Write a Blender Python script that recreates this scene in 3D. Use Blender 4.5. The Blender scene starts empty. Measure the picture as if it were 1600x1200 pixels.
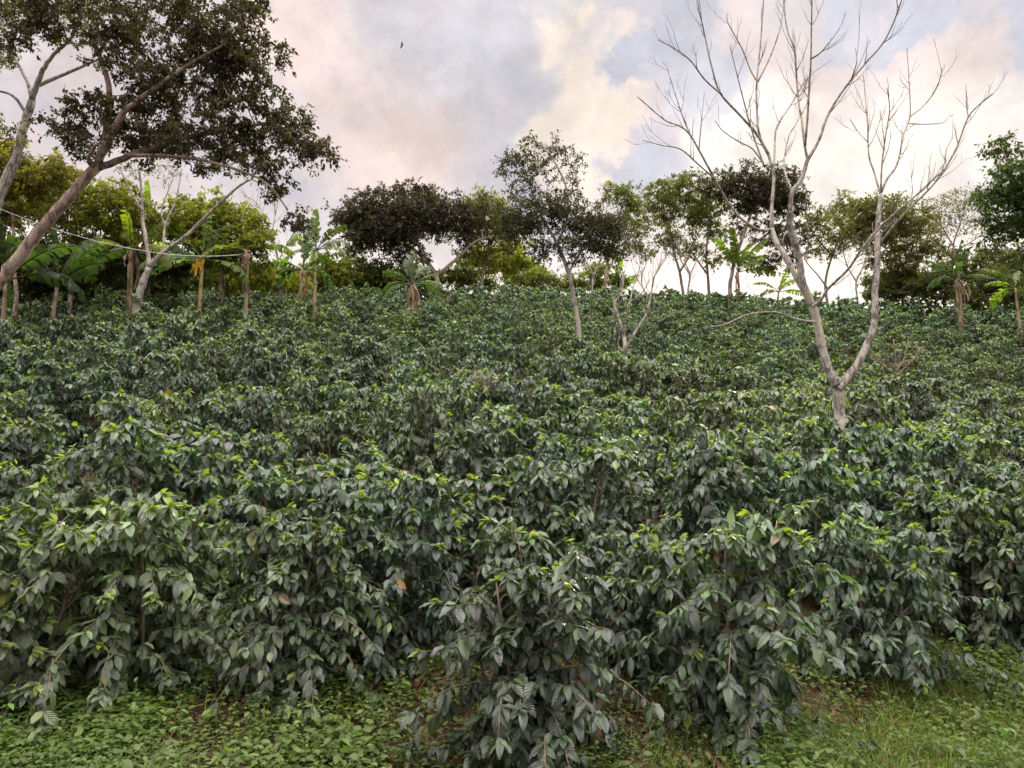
import bpy, math, random
import numpy as np

# ------------------------------------------------------------------ camera, sky, sun, exposure
F = 1142.0                       # focal length in pixels of the 1600 px wide photograph
PITCH = math.radians(8.0)
CAMZ = 1.6
scene = bpy.context.scene
cam = bpy.data.objects.new("camera", bpy.data.cameras.new("camera"))
scene.collection.objects.link(cam)
cam.location = (0, 0, CAMZ)
cam.rotation_euler = (math.pi / 2 + PITCH, 0, 0)
cam.data.sensor_width = 36.0
cam.data.lens = 36.0 * F / 1600.0
cam.data.clip_start = 0.05
cam.data.clip_end = 3000
scene.camera = cam
scene.view_settings.view_transform = 'Standard'
scene.view_settings.look = 'None'
scene.view_settings.exposure = 0.5
scene.view_settings.gamma = 1.0
scene.view_settings.use_curve_mapping = False
scene.cycles.max_bounces = 7
scene.cycles.diffuse_bounces = 4
scene.cycles.transmission_bounces = 4
scene.cycles.use_denoising = True

SUN_AZ, SUN_EL = math.radians(21.0), math.radians(17.0)   # azimuth to the right of straight ahead
sun = bpy.data.objects.new("sun", bpy.data.lights.new("sun", 'SUN'))
scene.collection.objects.link(sun)
sun.data.energy = 2.6
sun.data.angle = math.radians(3.0)
sun.data.color = (1.0, 0.84, 0.62)
sun.rotation_euler = (math.pi / 2 - SUN_EL, 0, math.pi - SUN_AZ)


def dirpx(px, py):
    cx, cy = (px - 800) / F, (600 - py) / F
    v = np.array([cx, math.cos(PITCH) - cy * math.sin(PITCH), math.sin(PITCH) + cy * math.cos(PITCH)])
    return v / np.linalg.norm(v)


def at(px, py, Y):
    v = dirpx(px, py)
    return np.array([v[0] * Y / v[1], Y, CAMZ + v[2] * Y / v[1]])


class NT:
    """small helper for building node trees"""
    def __init__(self, tree):
        self.t = tree
        self.t.nodes.clear()

    def n(self, typ, **kw):
        nd = self.t.nodes.new(typ)
        for k, v in kw.items():
            setattr(nd, k, v)
        return nd

    def set(self, sock, val):
        if val is None:
            return
        if hasattr(val, 'node'):
            self.t.links.new(val, sock)
        else:
            sock.default_value = val

    def math(self, op, a, b=None, c=None, clamp=False):
        nd = self.n('ShaderNodeMath', operation=op, use_clamp=clamp)
        for i, x in enumerate((a, b, c)):
            self.set(nd.inputs[i], x)
        return nd.outputs[0]

    def vmath(self, op, a, b=None):
        nd = self.n('ShaderNodeVectorMath', operation=op)
        self.set(nd.inputs[0], a)
        if b is not None:
            if op == 'SCALE':
                self.set(nd.inputs[3], b)
            else:
                self.set(nd.inputs[1], b)
        return nd.outputs['Value'] if op in ('DOT_PRODUCT', 'LENGTH') else nd.outputs[0]

    def noise(self, vec, scale, detail=4, rough=0.55, dist=0.0, col=False):
        nd = self.n('ShaderNodeTexNoise')
        self.set(nd.inputs['Vector'], vec)
        nd.inputs['Scale'].default_value = scale
        nd.inputs['Detail'].default_value = detail
        nd.inputs['Roughness'].default_value = rough
        nd.inputs['Distortion'].default_value = dist
        return nd.outputs['Color'] if col else nd.outputs['Fac']

    def mix(self, fac, a, b, blend='MIX'):
        nd = self.n('ShaderNodeMix', data_type='RGBA', blend_type=blend)
        self.set(nd.inputs[0], fac)
        self.set(nd.inputs[6], a if hasattr(a, 'node') else tuple(a) + (1,))
        self.set(nd.inputs[7], b if hasattr(b, 'node') else tuple(b) + (1,))
        return nd.outputs[2]

    def ramp(self, x, lo, hi):
        nd = self.n('ShaderNodeMapRange', interpolation_type='SMOOTHSTEP')
        self.set(nd.inputs[0], x)
        nd.inputs[1].default_value, nd.inputs[2].default_value = lo, hi
        return nd.outputs[0]


def build_sky():
    w = bpy.data.worlds.new("World")
    scene.world = w
    w.use_nodes = True
    g = NT(w.node_tree)
    D0 = g.n('ShaderNodeTexCoord').outputs['Generated']
    D = g.vmath('NORMALIZE', D0)
    sep = g.n('ShaderNodeSeparateXYZ')
    g.set(sep.inputs[0], D)
    z = sep.outputs[2]
    # wisps: warp the direction with turbulence
    wv = g.vmath('SUBTRACT', g.noise(D, 5.0, 8, 0.6, col=True), (0.5, 0.5, 0.5))
    Dw = g.vmath('NORMALIZE', g.vmath('ADD', D, g.vmath('SCALE', wv, 0.24)))
    wv2 = g.vmath('SUBTRACT', g.noise(D, 17.0, 6, 0.6, col=True), (0.5, 0.5, 0.5))
    Dw = g.vmath('NORMALIZE', g.vmath('ADD', Dw, g.vmath('SCALE', wv2, 0.08)))

    def blob(px, py, deg, lo=0.0, vec=None):
        d = g.vmath('DOT_PRODUCT', Dw if vec is None else vec, tuple(dirpx(px, py)))
        k = 1.0 / (1 - math.cos(math.radians(deg)))
        return g.math('EXPONENT', g.math('MULTIPLY', g.math('SUBTRACT', 1.0, d), -k))

    n1 = g.noise(D, 3.2, 9, 0.6, 0.3)
    n2 = g.noise(D, 8.5, 9, 0.62, 0.2)
    cloud = g.mix(g.ramp(n1, 0.35, 0.65), (0.66, 0.62, 0.66), (0.84, 0.72, 0.69))

    def paint(col, rgb, blobs, gain=1.0, sharp=None):
        s = None
        for b in blobs:
            e = blob(*b)
            s = e if s is None else g.math('ADD', s, e)
        s = g.math('MULTIPLY', s, gain, clamp=True)
        if sharp:
            s = g.ramp(s, *sharp)
        return g.mix(s, col, rgb)

    cloud = paint(cloud, (0.67, 0.65, 0.70), [(720, 110, 10), (640, 30, 9), (700, 230, 8), (810, 240, 6), (850, 110, 6), (900, 330, 4)], 1.3)
    cloud = paint(cloud, (0.85, 0.71, 0.67), [(640, 265, 5), (510, 150, 5), (590, 290, 4), (470, 30, 4)], 0.8)
    cloud = paint(cloud, (1.0, 0.86, 0.75), [(965, 90, 2.6), (975, 210, 3.2), (880, 30, 2), (940, 275, 3.0), (975, 150, 2.4), (880, 230, 2)], 0.9, (0.1, 1.1))
    cloud = paint(cloud, (0.84, 0.73, 0.70), [(1420, 90, 6), (1300, 150, 5), (1540, 130, 6), (1130, 60, 3.5)], 0.9, (0.15, 1.0))
    cloud = paint(cloud, (0.62, 0.625, 0.71), [(1050, 35, 3.2), (1335, 20, 3), (1590, 20, 3.2), (1140, 130, 2.2), (1030, 290, 2.6),
                                         (1150, 200, 2.5), (1530, 290, 3.0), (1030, 120, 1.6), (1440, 40, 1.2)], 1.2, (0.25, 0.9))
    cloud = paint(cloud, (0.98, 0.90, 0.83), [(1170, 300, 4.5), (1200, 225, 3.2), (1430, 240, 3.6), (1260, 350, 5), (1560, 175, 2.0)], 0.9, (0.1, 1.0))
    # a thin bright veil near the ridge, strongest towards the hidden sun
    veil = g.math('MULTIPLY', g.ramp(z, 0.37, 0.23), g.ramp(sep.outputs[1], -0.1, 0.7))
    cloud = g.mix(g.math('MULTIPLY', veil, 0.85), cloud, (1.26, 1.12, 1.02))
    shade = g.math('MULTIPLY_ADD', g.ramp(n2, 0.3, 0.7), 0.34, 0.84)
    cloud = g.vmath('SCALE', cloud, shade)
    n4 = g.noise(Dw, 13.0, 9, 0.66, 0.6)
    cloud = g.mix(g.math('MULTIPLY', g.ramp(n4, 0.48, 0.66), 0.55), cloud, g.vmath('MULTIPLY', cloud, (1.17, 1.07, 1.0)))
    cloud = g.mix(g.math('MULTIPLY', g.ramp(n4, 0.50, 0.34), 0.55), cloud, g.vmath('MULTIPLY', cloud, (0.88, 0.90, 0.97)))
    # gain added to the unseen sky overhead and behind the camera lights the foliage
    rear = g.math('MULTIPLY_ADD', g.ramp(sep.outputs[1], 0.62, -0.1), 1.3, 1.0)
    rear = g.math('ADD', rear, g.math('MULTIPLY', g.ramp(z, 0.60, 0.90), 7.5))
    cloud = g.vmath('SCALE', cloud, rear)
    # cover: clouds nearly everywhere, the clear sky shows faintly through
    cover = g.math('MULTIPLY_ADD', g.ramp(n1, 0.25, 0.5), 0.12, 0.86)
    sky = g.n('ShaderNodeTexSky', sky_type='NISHITA', sun_disc=False)
    sky.sun_elevation = SUN_EL
    sky.sun_rotation = SUN_AZ
    sky.air_density, sky.dust_density, sky.ozone_density = 1.0, 1.5, 1.5
    b1 = g.n('ShaderNodeBackground')
    g.set(b1.inputs[0], sky.outputs[0])
    b1.inputs[1].default_value = 0.12
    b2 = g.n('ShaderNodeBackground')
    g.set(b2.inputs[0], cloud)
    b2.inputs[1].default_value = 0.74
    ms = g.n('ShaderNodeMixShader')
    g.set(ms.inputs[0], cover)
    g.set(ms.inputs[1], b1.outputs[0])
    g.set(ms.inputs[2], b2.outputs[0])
    out = g.n('ShaderNodeOutputWorld')
    g.set(out.inputs[0], ms.outputs[0])


build_sky()

# ------------------------------------------------------------------ helpers
COL = scene.collection
R = np.random.default_rng(11)


def tag(o, label=None, cat=None, group=None, kind=None):
    for k, v in (('label', label), ('category', cat), ('group', group), ('kind', kind)):
        if v:
            o[k] = v
    return o


def empty(name, loc, label, cat, group=None):
    o = bpy.data.objects.new(name, None)
    o.empty_display_size = 0.2
    COL.objects.link(o)
    o.location = tuple(float(c) for c in loc)
    return tag(o, label, cat, group)


def unit(v):
    v = np.asarray(v, float)
    return v / np.maximum(np.linalg.norm(v, axis=-1, keepdims=True), 1e-9)


class MB:
    """collects vertices and faces (numpy) and links them as ONE mesh object"""
    def __init__(self):
        self.v, self.f, self.c, self.a, self.n = [], [], [], [], 0

    def add(self, v, faces, col=None, lv=None):
        v = np.asarray(v, float).reshape(-1, 3)
        self.v.append(v)
        for f in faces:
            self.f.append(np.asarray(f, np.int64) + self.n)
        n = len(v)
        self.c.append(np.tile((0.5, 0.5, 0.5), (n, 1)) if col is None else np.broadcast_to(np.asarray(col, float), (n, 3)))
        self.a.append(np.zeros((n, 3)) if lv is None else np.asarray(lv, float).reshape(-1, 3))
        self.n += n

    def tube(self, pts, rad, k=6, col=None):
        P = np.asarray(pts, float)
        m = len(P)
        rad = np.broadcast_to(np.asarray(rad, float), (m,))
        T = unit(np.gradient(P, axis=0))
        ref = np.array([0.31, 0.2, 0.93]) if abs(T[0] @ np.array([0.31, 0.2, 0.93])) < 0.9 else np.array([1.0, 0, 0])
        N = unit(ref - T * (T @ ref)[:, None])
        B = np.cross(T, N)
        a = np.arange(k) * 2 * math.pi / k
        V = P[:, None] + rad[:, None, None] * (N[:, None] * np.cos(a)[None, :, None] + B[:, None] * np.sin(a)[None, :, None])
        i = np.arange(m - 1)[:, None] * k
        j = np.arange(k)[None]
        j2 = (j + 1) % k
        q = np.stack([i + j, i + j2, i + k + j2, i + k + j], -1).reshape(-1, 4)
        cap = [np.arange(k)[None, ::-1], np.arange(k)[None] + (m - 1) * k]
        L = np.concatenate([[0], np.cumsum(np.linalg.norm(np.diff(P, axis=0), axis=1))])
        lv = np.stack([np.repeat(L, k), np.tile(a, m), np.zeros(m * k)], 1)
        self.add(V.reshape(-1, 3), [q] + cap, col, lv)

    def leaves(self, pos, d, nrm, L, W, col, tpl, droop=0.15, fold=0.25, wav=0.0):
        """N leaves at once. tpl = (U, V, width profile, faces)"""
        pos = np.asarray(pos, float)
        N = len(pos)
        if N == 0:
            return
        t = unit(d)
        s = unit(np.cross(nrm, t) + 1e-6)
        n = np.cross(t, s)
        U, Vv, Wp, faces = tpl
        L = np.broadcast_to(L, (N,))[:, None, None]
        W = np.broadcast_to(W, (N,))[:, None, None]
        dr = (np.broadcast_to(droop, (N,)) * 1.0)[:, None, None]
        ph = R.random((N, 1)) * 6.28
        zz = (np.abs(Vv) * Wp)[None, :, None] * W * fold
        if wav:
            zz = zz + (wav * np.sin(U * 26 + ph) * np.abs(Vv) ** 2)[:, :, None] * W
        P = (pos[:, None] + t[:, None] * U[None, :, None] * L + s[:, None] * (Vv * Wp)[None, :, None] * W
             + n[:, None] * (zz - dr * (U ** 2)[None, :, None] * L))
        k = len(U)
        fs = [(np.arange(N)[:, None, None] * k + np.asarray(f)[None]).reshape(-1, len(f[0])) for f in faces]
        C = np.repeat(np.broadcast_to(col, (N, 3)), k, 0)
        lv = np.stack([np.tile(U, N), np.tile(Vv * 0.5 + 0.5, N), np.repeat(R.random(N), k)], 1)
        self.add(P.reshape(-1, 3), fs, C, lv)

    def build(self, name, mat, parent=None, smooth=True, link=True):
        me = bpy.data.meshes.new(name)
        V = np.concatenate(self.v)
        me.vertices.add(len(V))
        me.vertices.foreach_set('co', V.astype(np.float32).ravel())
        loops = np.concatenate([f.ravel() for f in self.f])
        sizes = np.concatenate([np.full(len(f), f.shape[1]) for f in self.f])
        me.loops.add(len(loops))
        me.loops.foreach_set('vertex_index', loops.astype(np.int32))
        me.polygons.add(len(sizes))
        me.polygons.foreach_set('loop_start', np.concatenate([[0], np.cumsum(sizes)[:-1]]).astype(np.int32))
        me.polygons.foreach_set('loop_total', sizes.astype(np.int32))
        me.polygons.foreach_set('use_smooth', np.full(len(sizes), smooth))
        me.update(calc_edges=True)
        C = np.concatenate(self.c)
        ca = me.attributes.new('Col', 'FLOAT_COLOR', 'POINT')
        ca.data.foreach_set('color', np.concatenate([C, np.ones((len(C), 1))], 1).astype(np.float32).ravel())
        la = me.attributes.new('lv', 'FLOAT_VECTOR', 'POINT')
        la.data.foreach_set('vector', np.concatenate(self.a).astype(np.float32).ravel())
        me.materials.append(mat)
        o = bpy.data.objects.new(name, me)
        COL.objects.link(o)
        if parent is not None:
            o.parent = parent
            o.matrix_parent_inverse.identity()
        return o


def grid_tpl(us, vs, prof):
    U, V = np.meshgrid(us, vs, indexing='ij')
    nu, nv = U.shape
    q = []
    for i in range(nu - 1):
        for j in range(nv - 1):
            q.append((i * nv + j, (i + 1) * nv + j, (i + 1) * nv + j + 1, i * nv + j + 1))
    U, V = U.ravel(), V.ravel()
    return U, V, prof(U), [q]


def ellip(u):
    return 0.5 * np.clip(np.sin(np.pi * u ** 0.85), 0.02, 1) ** 0.8 * (1 - 0.25 * u ** 6) + 0.0


LEAF_HI = grid_tpl(np.array([0, .1, .24, .4, .56, .72, .86, .95, 1]), np.array([-1, -.5, 0, .5, 1]), ellip)
LEAF_MID = grid_tpl(np.array([0, .2, .48, .76, 1]), np.array([-1, 0, 1]), ellip)
LEAF_LO = (np.array([0, .45, 1, .45]), np.array([0, 1, 0, -1.]), np.array([0, .5, 0, .5]), [[(0, 1, 2), (0, 2, 3)]])
BLADE = (np.array([0, 0, .35, .35, .7, .7, 1.]), np.array([-1, 1, -1, 1, -1, 1, 0.]), np.array([.5, .5, .45, .45, .3, .3, 0]),
         [[(0, 1, 3, 2), (2, 3, 5, 4)], [(4, 5, 6)]])


def smooth_path(pts, n=5):
    """Catmull-Rom through the rows of pts (any number of columns)"""
    P = np.asarray(pts, float)
    if len(P) < 3:
        t = np.linspace(0, 1, n + 1)[:, None]
        return P[0] + (P[1] - P[0]) * t
    Q = np.vstack([2 * P[0] - P[1], P, 2 * P[-1] - P[-2]])
    out = []
    for i in range(len(P) - 1):
        p0, p1, p2, p3 = Q[i:i + 4]
        for t in np.linspace(0, 1, n, endpoint=False):
            out.append(0.5 * ((2 * p1) + (p2 - p0) * t + (2 * p0 - 5 * p1 + 4 * p2 - p3) * t * t + (3 * p1 - p0 - 3 * p2 + p3) * t ** 3))
    out.append(P[-1])
    return np.array(out)


# ------------------------------------------------------------------ materials
def leaf_material(name, rough=0.42, transl=0.3, veins=False, spec=0.5, tint=(1, 1, 1), tcol=(1.6, 1.9, 0.45), coarse=0.25, var=0.5, hue=False):
    m = bpy.data.materials.new(name)
    m.use_nodes = True
    g = NT(m.node_tree)
    colr = g.n('ShaderNodeAttribute', attribute_name='Col').outputs['Color']
    lvn = g.n('ShaderNodeAttribute', attribute_name='lv').outputs['Vector']
    sp = g.n('ShaderNodeSeparateXYZ')
    g.set(sp.inputs[0], lvn)
    u, v, rnd = sp.outputs
    oi = g.n('ShaderNodeObjectInfo').outputs['Random']
    geo = g.n('ShaderNodeNewGeometry')
    nz = g.noise(geo.outputs['Position'], 1.3, 3, 0.5)
    k = g.math('MULTIPLY', g.math('MULTIPLY_ADD', rnd, var, 1 - var / 2), g.math('MULTIPLY_ADD', oi, coarse, 1 - coarse / 2))
    k = g.math('MULTIPLY', k, g.math('MULTIPLY_ADD', nz, 0.6, 0.7))
    base = g.vmath('SCALE', colr, k)
    base = g.vmath('MULTIPLY', base, tint)
    if hue:      # every plant leans a little to yellow or to blue green
        h2 = g.math('FRACT', g.math('MULTIPLY', oi, 37.7))
        base = g.vmath('MULTIPLY', base, g.mix(h2, (1.16, 1.08, 0.78), (0.84, 0.98, 1.10)))
    p = g.n('ShaderNodeBsdfPrincipled')
    normal = None
    if veins:
        av = g.math('ABSOLUTE', g.math('MULTIPLY_ADD', v, 2.0, -1.0))
        ph = g.math('MULTIPLY', g.math('MULTIPLY_ADD', av, -0.24, u), 8 * math.pi)
        w = g.math('ABSOLUTE', g.math('SINE', ph))
        mid = g.ramp(av, 0.0, 0.12)
        h = g.math('MULTIPLY', g.math('POWER', w, 0.6), mid)
        # pale veins on darker blade
        base = g.mix(g.math('MULTIPLY', g.ramp(h, 0.5, 0.0), 0.16), base, g.vmath('SCALE', base, 2.6))
        b = g.n('ShaderNodeBump')
        b.inputs['Strength'].default_value = 1.0
        b.inputs['Distance'].default_value = 0.003
        g.set(b.inputs['Height'], h)
        normal = b.outputs[0]
        g.set(p.inputs['Normal'], normal)
    back = geo.outputs['Backfacing']
    base = g.mix(g.math('MULTIPLY', back, 0.6), base, g.vmath('ADD', g.vmath('SCALE', base, 1.3), (0.012, 0.018, 0.008)))
    g.set(p.inputs['Base Color'], base)
    g.set(p.inputs['Roughness'], g.math('MULTIPLY_ADD', rnd, 0.16, rough - 0.08))
    g.set(p.inputs['Specular IOR Level'], g.math('MULTIPLY', g.math('MULTIPLY_ADD', back, -0.7, 1.0), spec))
    t = g.n('ShaderNodeBsdfTranslucent')
    g.set(t.inputs[0], g.vmath('MULTIPLY', base, tcol))
    ms = g.n('ShaderNodeMixShader')
    ms.inputs[0].default_value = transl
    g.set(ms.inputs[1], p.outputs[0])
    g.set(ms.inputs[2], t.outputs[0])
    o = g.n('ShaderNodeOutputMaterial')
    g.set(o.inputs[0], ms.outputs[0])
    return m


def bark_material(name, c1, c2, scale=22.0, bump=1.0):
    m = bpy.data.materials.new(name)
    m.use_nodes = True
    g = NT(m.node_tree)
    pos = g.n('ShaderNodeNewGeometry').outputs['Position']
    st = g.vmath('MULTIPLY', pos, (1, 1, 0.35))
    n1 = g.noise(st, scale, 8, 0.7, 0.4)
    n2 = g.noise(pos, 2.3, 5, 0.6)
    n3 = g.noise(pos, scale * 2.2, 4, 0.6)
    base = g.mix(g.ramp(n1, 0.42, 0.58), c1, c2)
    base = g.mix(g.math('MULTIPLY', g.ramp(n2, 0.48, 0.58), 0.6), base, (c2[0] * 1.25, c2[1] * 1.3, c2[2] * 1.2))   # lichen
    base = g.mix(g.math('MULTIPLY', g.ramp(n3, 0.6, 0.7), 0.6), base, (c1[0] * .5, c1[1] * .45, c1[2] * .4))
    p = g.n('ShaderNodeBsdfPrincipled')
    g.set(p.inputs['Base Color'], base)
    p.inputs['Roughness'].default_value = 0.9
    p.inputs['Specular IOR Level'].default_value = 0.15
    b = g.n('ShaderNodeBump')
    b.inputs['Strength'].default_value = bump
    b.inputs['Distance'].default_value = 0.02
    g.set(b.inputs['Height'], n1)
    g.set(p.inputs['Normal'], b.outputs[0])
    o = g.n('ShaderNodeOutputMaterial')
    g.set(o.inputs[0], p.outputs[0])
    return m


def soil_material():
    m = bpy.data.materials.new('soil')
    m.use_nodes = True
    g = NT(m.node_tree)
    pos = g.n('ShaderNodeNewGeometry').outputs['Position']
    n1 = g.noise(pos, 1.1, 8, 0.65)
    n2 = g.noise(pos, 23, 6, 0.7)
    n3 = g.noise(pos, 5, 5, 0.6)
    base = g.mix(g.ramp(n1, 0.35, 0.65), (0.055, 0.032, 0.021), (0.09, 0.055, 0.036))
    base = g.mix(g.math('MULTIPLY', g.ramp(n2, 0.45, 0.65), 0.5), base, (0.035, 0.022, 0.014))
    base = g.mix(g.math('MULTIPLY', g.ramp(n3, 0.52, 0.66), 0.55), base, (0.05, 0.07, 0.02))
    p = g.n('ShaderNodeBsdfPrincipled')
    g.set(p.inputs['Base Color'], base)
    p.inputs['Roughness'].default_value = 0.95
    p.inputs['Specular IOR Level'].default_value = 0.1
    b = g.n('ShaderNodeBump')
    b.inputs['Strength'].default_value = 0.8
    b.inputs['Distance'].default_value = 0.04
    g.set(b.inputs['Height'], g.math('ADD', n2, n3))
    g.set(p.inputs['Normal'], b.outputs[0])
    o = g.n('ShaderNodeOutputMaterial')
    g.set(o.inputs[0], p.outputs[0])
    return m


def plain_material(name, c, rough=0.6):
    m = bpy.data.materials.new(name)
    m.use_nodes = True
    g = NT(m.node_tree)
    n = g.noise(g.n('ShaderNodeNewGeometry').outputs['Position'], 9, 4, 0.6)
    p = g.n('ShaderNodeBsdfPrincipled')
    g.set(p.inputs['Base Color'], g.mix(g.ramp(n, .3, .7), c, tuple(x * 0.75 for x in c)))
    p.inputs['Roughness'].default_value = rough
    o = g.n('ShaderNodeOutputMaterial')
    g.set(o.inputs[0], p.outputs[0])
    return m


M_COFFEE = leaf_material('coffee_leaf', 0.29, 0.18, True, 1.0, var=0.9, coarse=0.5, hue=True)
M_YOUNG = leaf_material('coffee_young_leaf', 0.35, 0.32, True, 0.6, tcol=(1.25, 1.35, .6))
M_TREELEAF = leaf_material('tree_leaf', 0.5, 0.45, False, 0.35)
M_BANANA = leaf_material('banana_leaf', 0.42, 0.42, False, 0.4)
M_BLOSSOM = leaf_material('white_blossom', 0.6, 0.3, False, 0.2, tcol=(1, 1, 1))
M_DARKLEAF = leaf_material('shade_tree_leaf', 0.5, 0.22, False, 0.3)
M_GLOWLEAF = leaf_material('sunlit_tree_leaf', 0.5, 0.55, False, 0.3, tcol=(1.7, 1.75, .4))
M_DRY = leaf_material('dry_leaf', 0.8, 0.2, False, 0.1, tcol=(1.2, 1.0, 0.7))
M_WEED = leaf_material('weed_leaf', 0.5, 0.35, False, 0.35)
M_PALEBARK = bark_material('pale_bark', (0.095, 0.085, 0.075), (0.31, 0.285, 0.25))
M_BARK = bark_material('brown_bark', (0.09, 0.066, 0.052), (0.24, 0.19, 0.155), 16)
M_TWIG = bark_material('coffee_wood', (0.10, 0.07, 0.05), (0.22, 0.17, 0.13), 20)
M_PSEUDO = bark_material('banana_stem', (0.09, 0.075, 0.04), (0.24, 0.19, 0.11), 9, 0.3)
M_SOIL = soil_material()

# ------------------------------------------------------------------ ground
_D = np.array([-200, 0, 3, 4.5, 6, 8.4, 11, 15, 18, 22, 26, 30, 32, 34, 38, 50, 80, 200, 1500.])
_HL = np.array([0, 0, .06, .26, .6, 1.15, 2.15, 3.65, 4.75, 6.1, 7.5, 8.85, 9.42, 9.6, 9.2, 6.8, 1, -14, -90.])
_HC = np.array([0, 0, 0, .05, .42, .98, 1.7, 3.05, 4.1, 5.55, 7.05, 8.5, 9.14, 9.3, 8.8, 6.2, 0, -14, -90.])
_HR = np.array([0, 0, 0, .0, .10, .68, 1.3, 2.3, 3.1, 4.65, 6.2, 7.75, 8.5, 8.7, 8.4, 5.8, 0, -14, -90.])


def gh(x, y):
    x = np.asarray(x, float)
    y = np.asarray(y, float)
    u = np.clip(x / np.maximum(y, 3.0), -0.75, 0.75) / 0.65
    w = np.clip(np.abs(u), 0, 1)
    w = w * w * (3 - 2 * w)
    acc = 0
    for k in (-0.7, 0, 0.7):
        yy = y + k
        hc, hl, hr = np.interp(yy, _D, _HC), np.interp(yy, _D, _HL), np.interp(yy, _D, _HR)
        acc = acc + np.where(u < 0, hc + (hl - hc) * w, hc + (hr - hc) * w)
    bumps = 0.05 * np.sin(x * 1.7 + 0.6 * y) * np.sin(y * 1.3 - 0.5 * x) + 0.02 * np.sin(x * 5.1) * np.sin(y * 4.7)
    return acc / 3 + bumps * (y > 1.0)


def build_ground():
    xs = np.concatenate([np.linspace(-1500, -60, 10), np.linspace(-50, -8, 43), np.linspace(-7.5, 7.5, 101), np.linspace(8, 50, 43), np.linspace(60, 1500, 10)])
    ys = np.concatenate([np.linspace(-200, -10, 8), np.linspace(-5, 1.5, 8), np.linspace(1.75, 9, 80), np.linspace(9.3, 40, 120), np.linspace(42, 120, 40), np.linspace(140, 1500, 12)])
    X, Y = np.meshgrid(xs, ys, indexing='ij')
    Z = gh(X, Y)
    a, b = X.shape
    i, j = np.meshgrid(np.arange(a - 1), np.arange(b - 1), indexing='ij')
    q = np.stack([i * b + j, (i + 1) * b + j, (i + 1) * b + j + 1, i * b + j + 1], -1).reshape(-1, 4)
    m = MB()
    m.add(np.stack([X, Y, Z], -1), [q])
    tag(m.build('ground', M_SOIL), kind='structure')


build_ground()


def d_for(px, py, hbush=1.4):
    """distance at which the line of sight through a pixel meets the tops of the shrubs"""
    for Y in np.arange(4.0, 36, 0.1):
        p = at(px, py, Y)
        if p[2] <= gh(p[0], Y) + hbush:
            return float(Y)
    return 33.0


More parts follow.
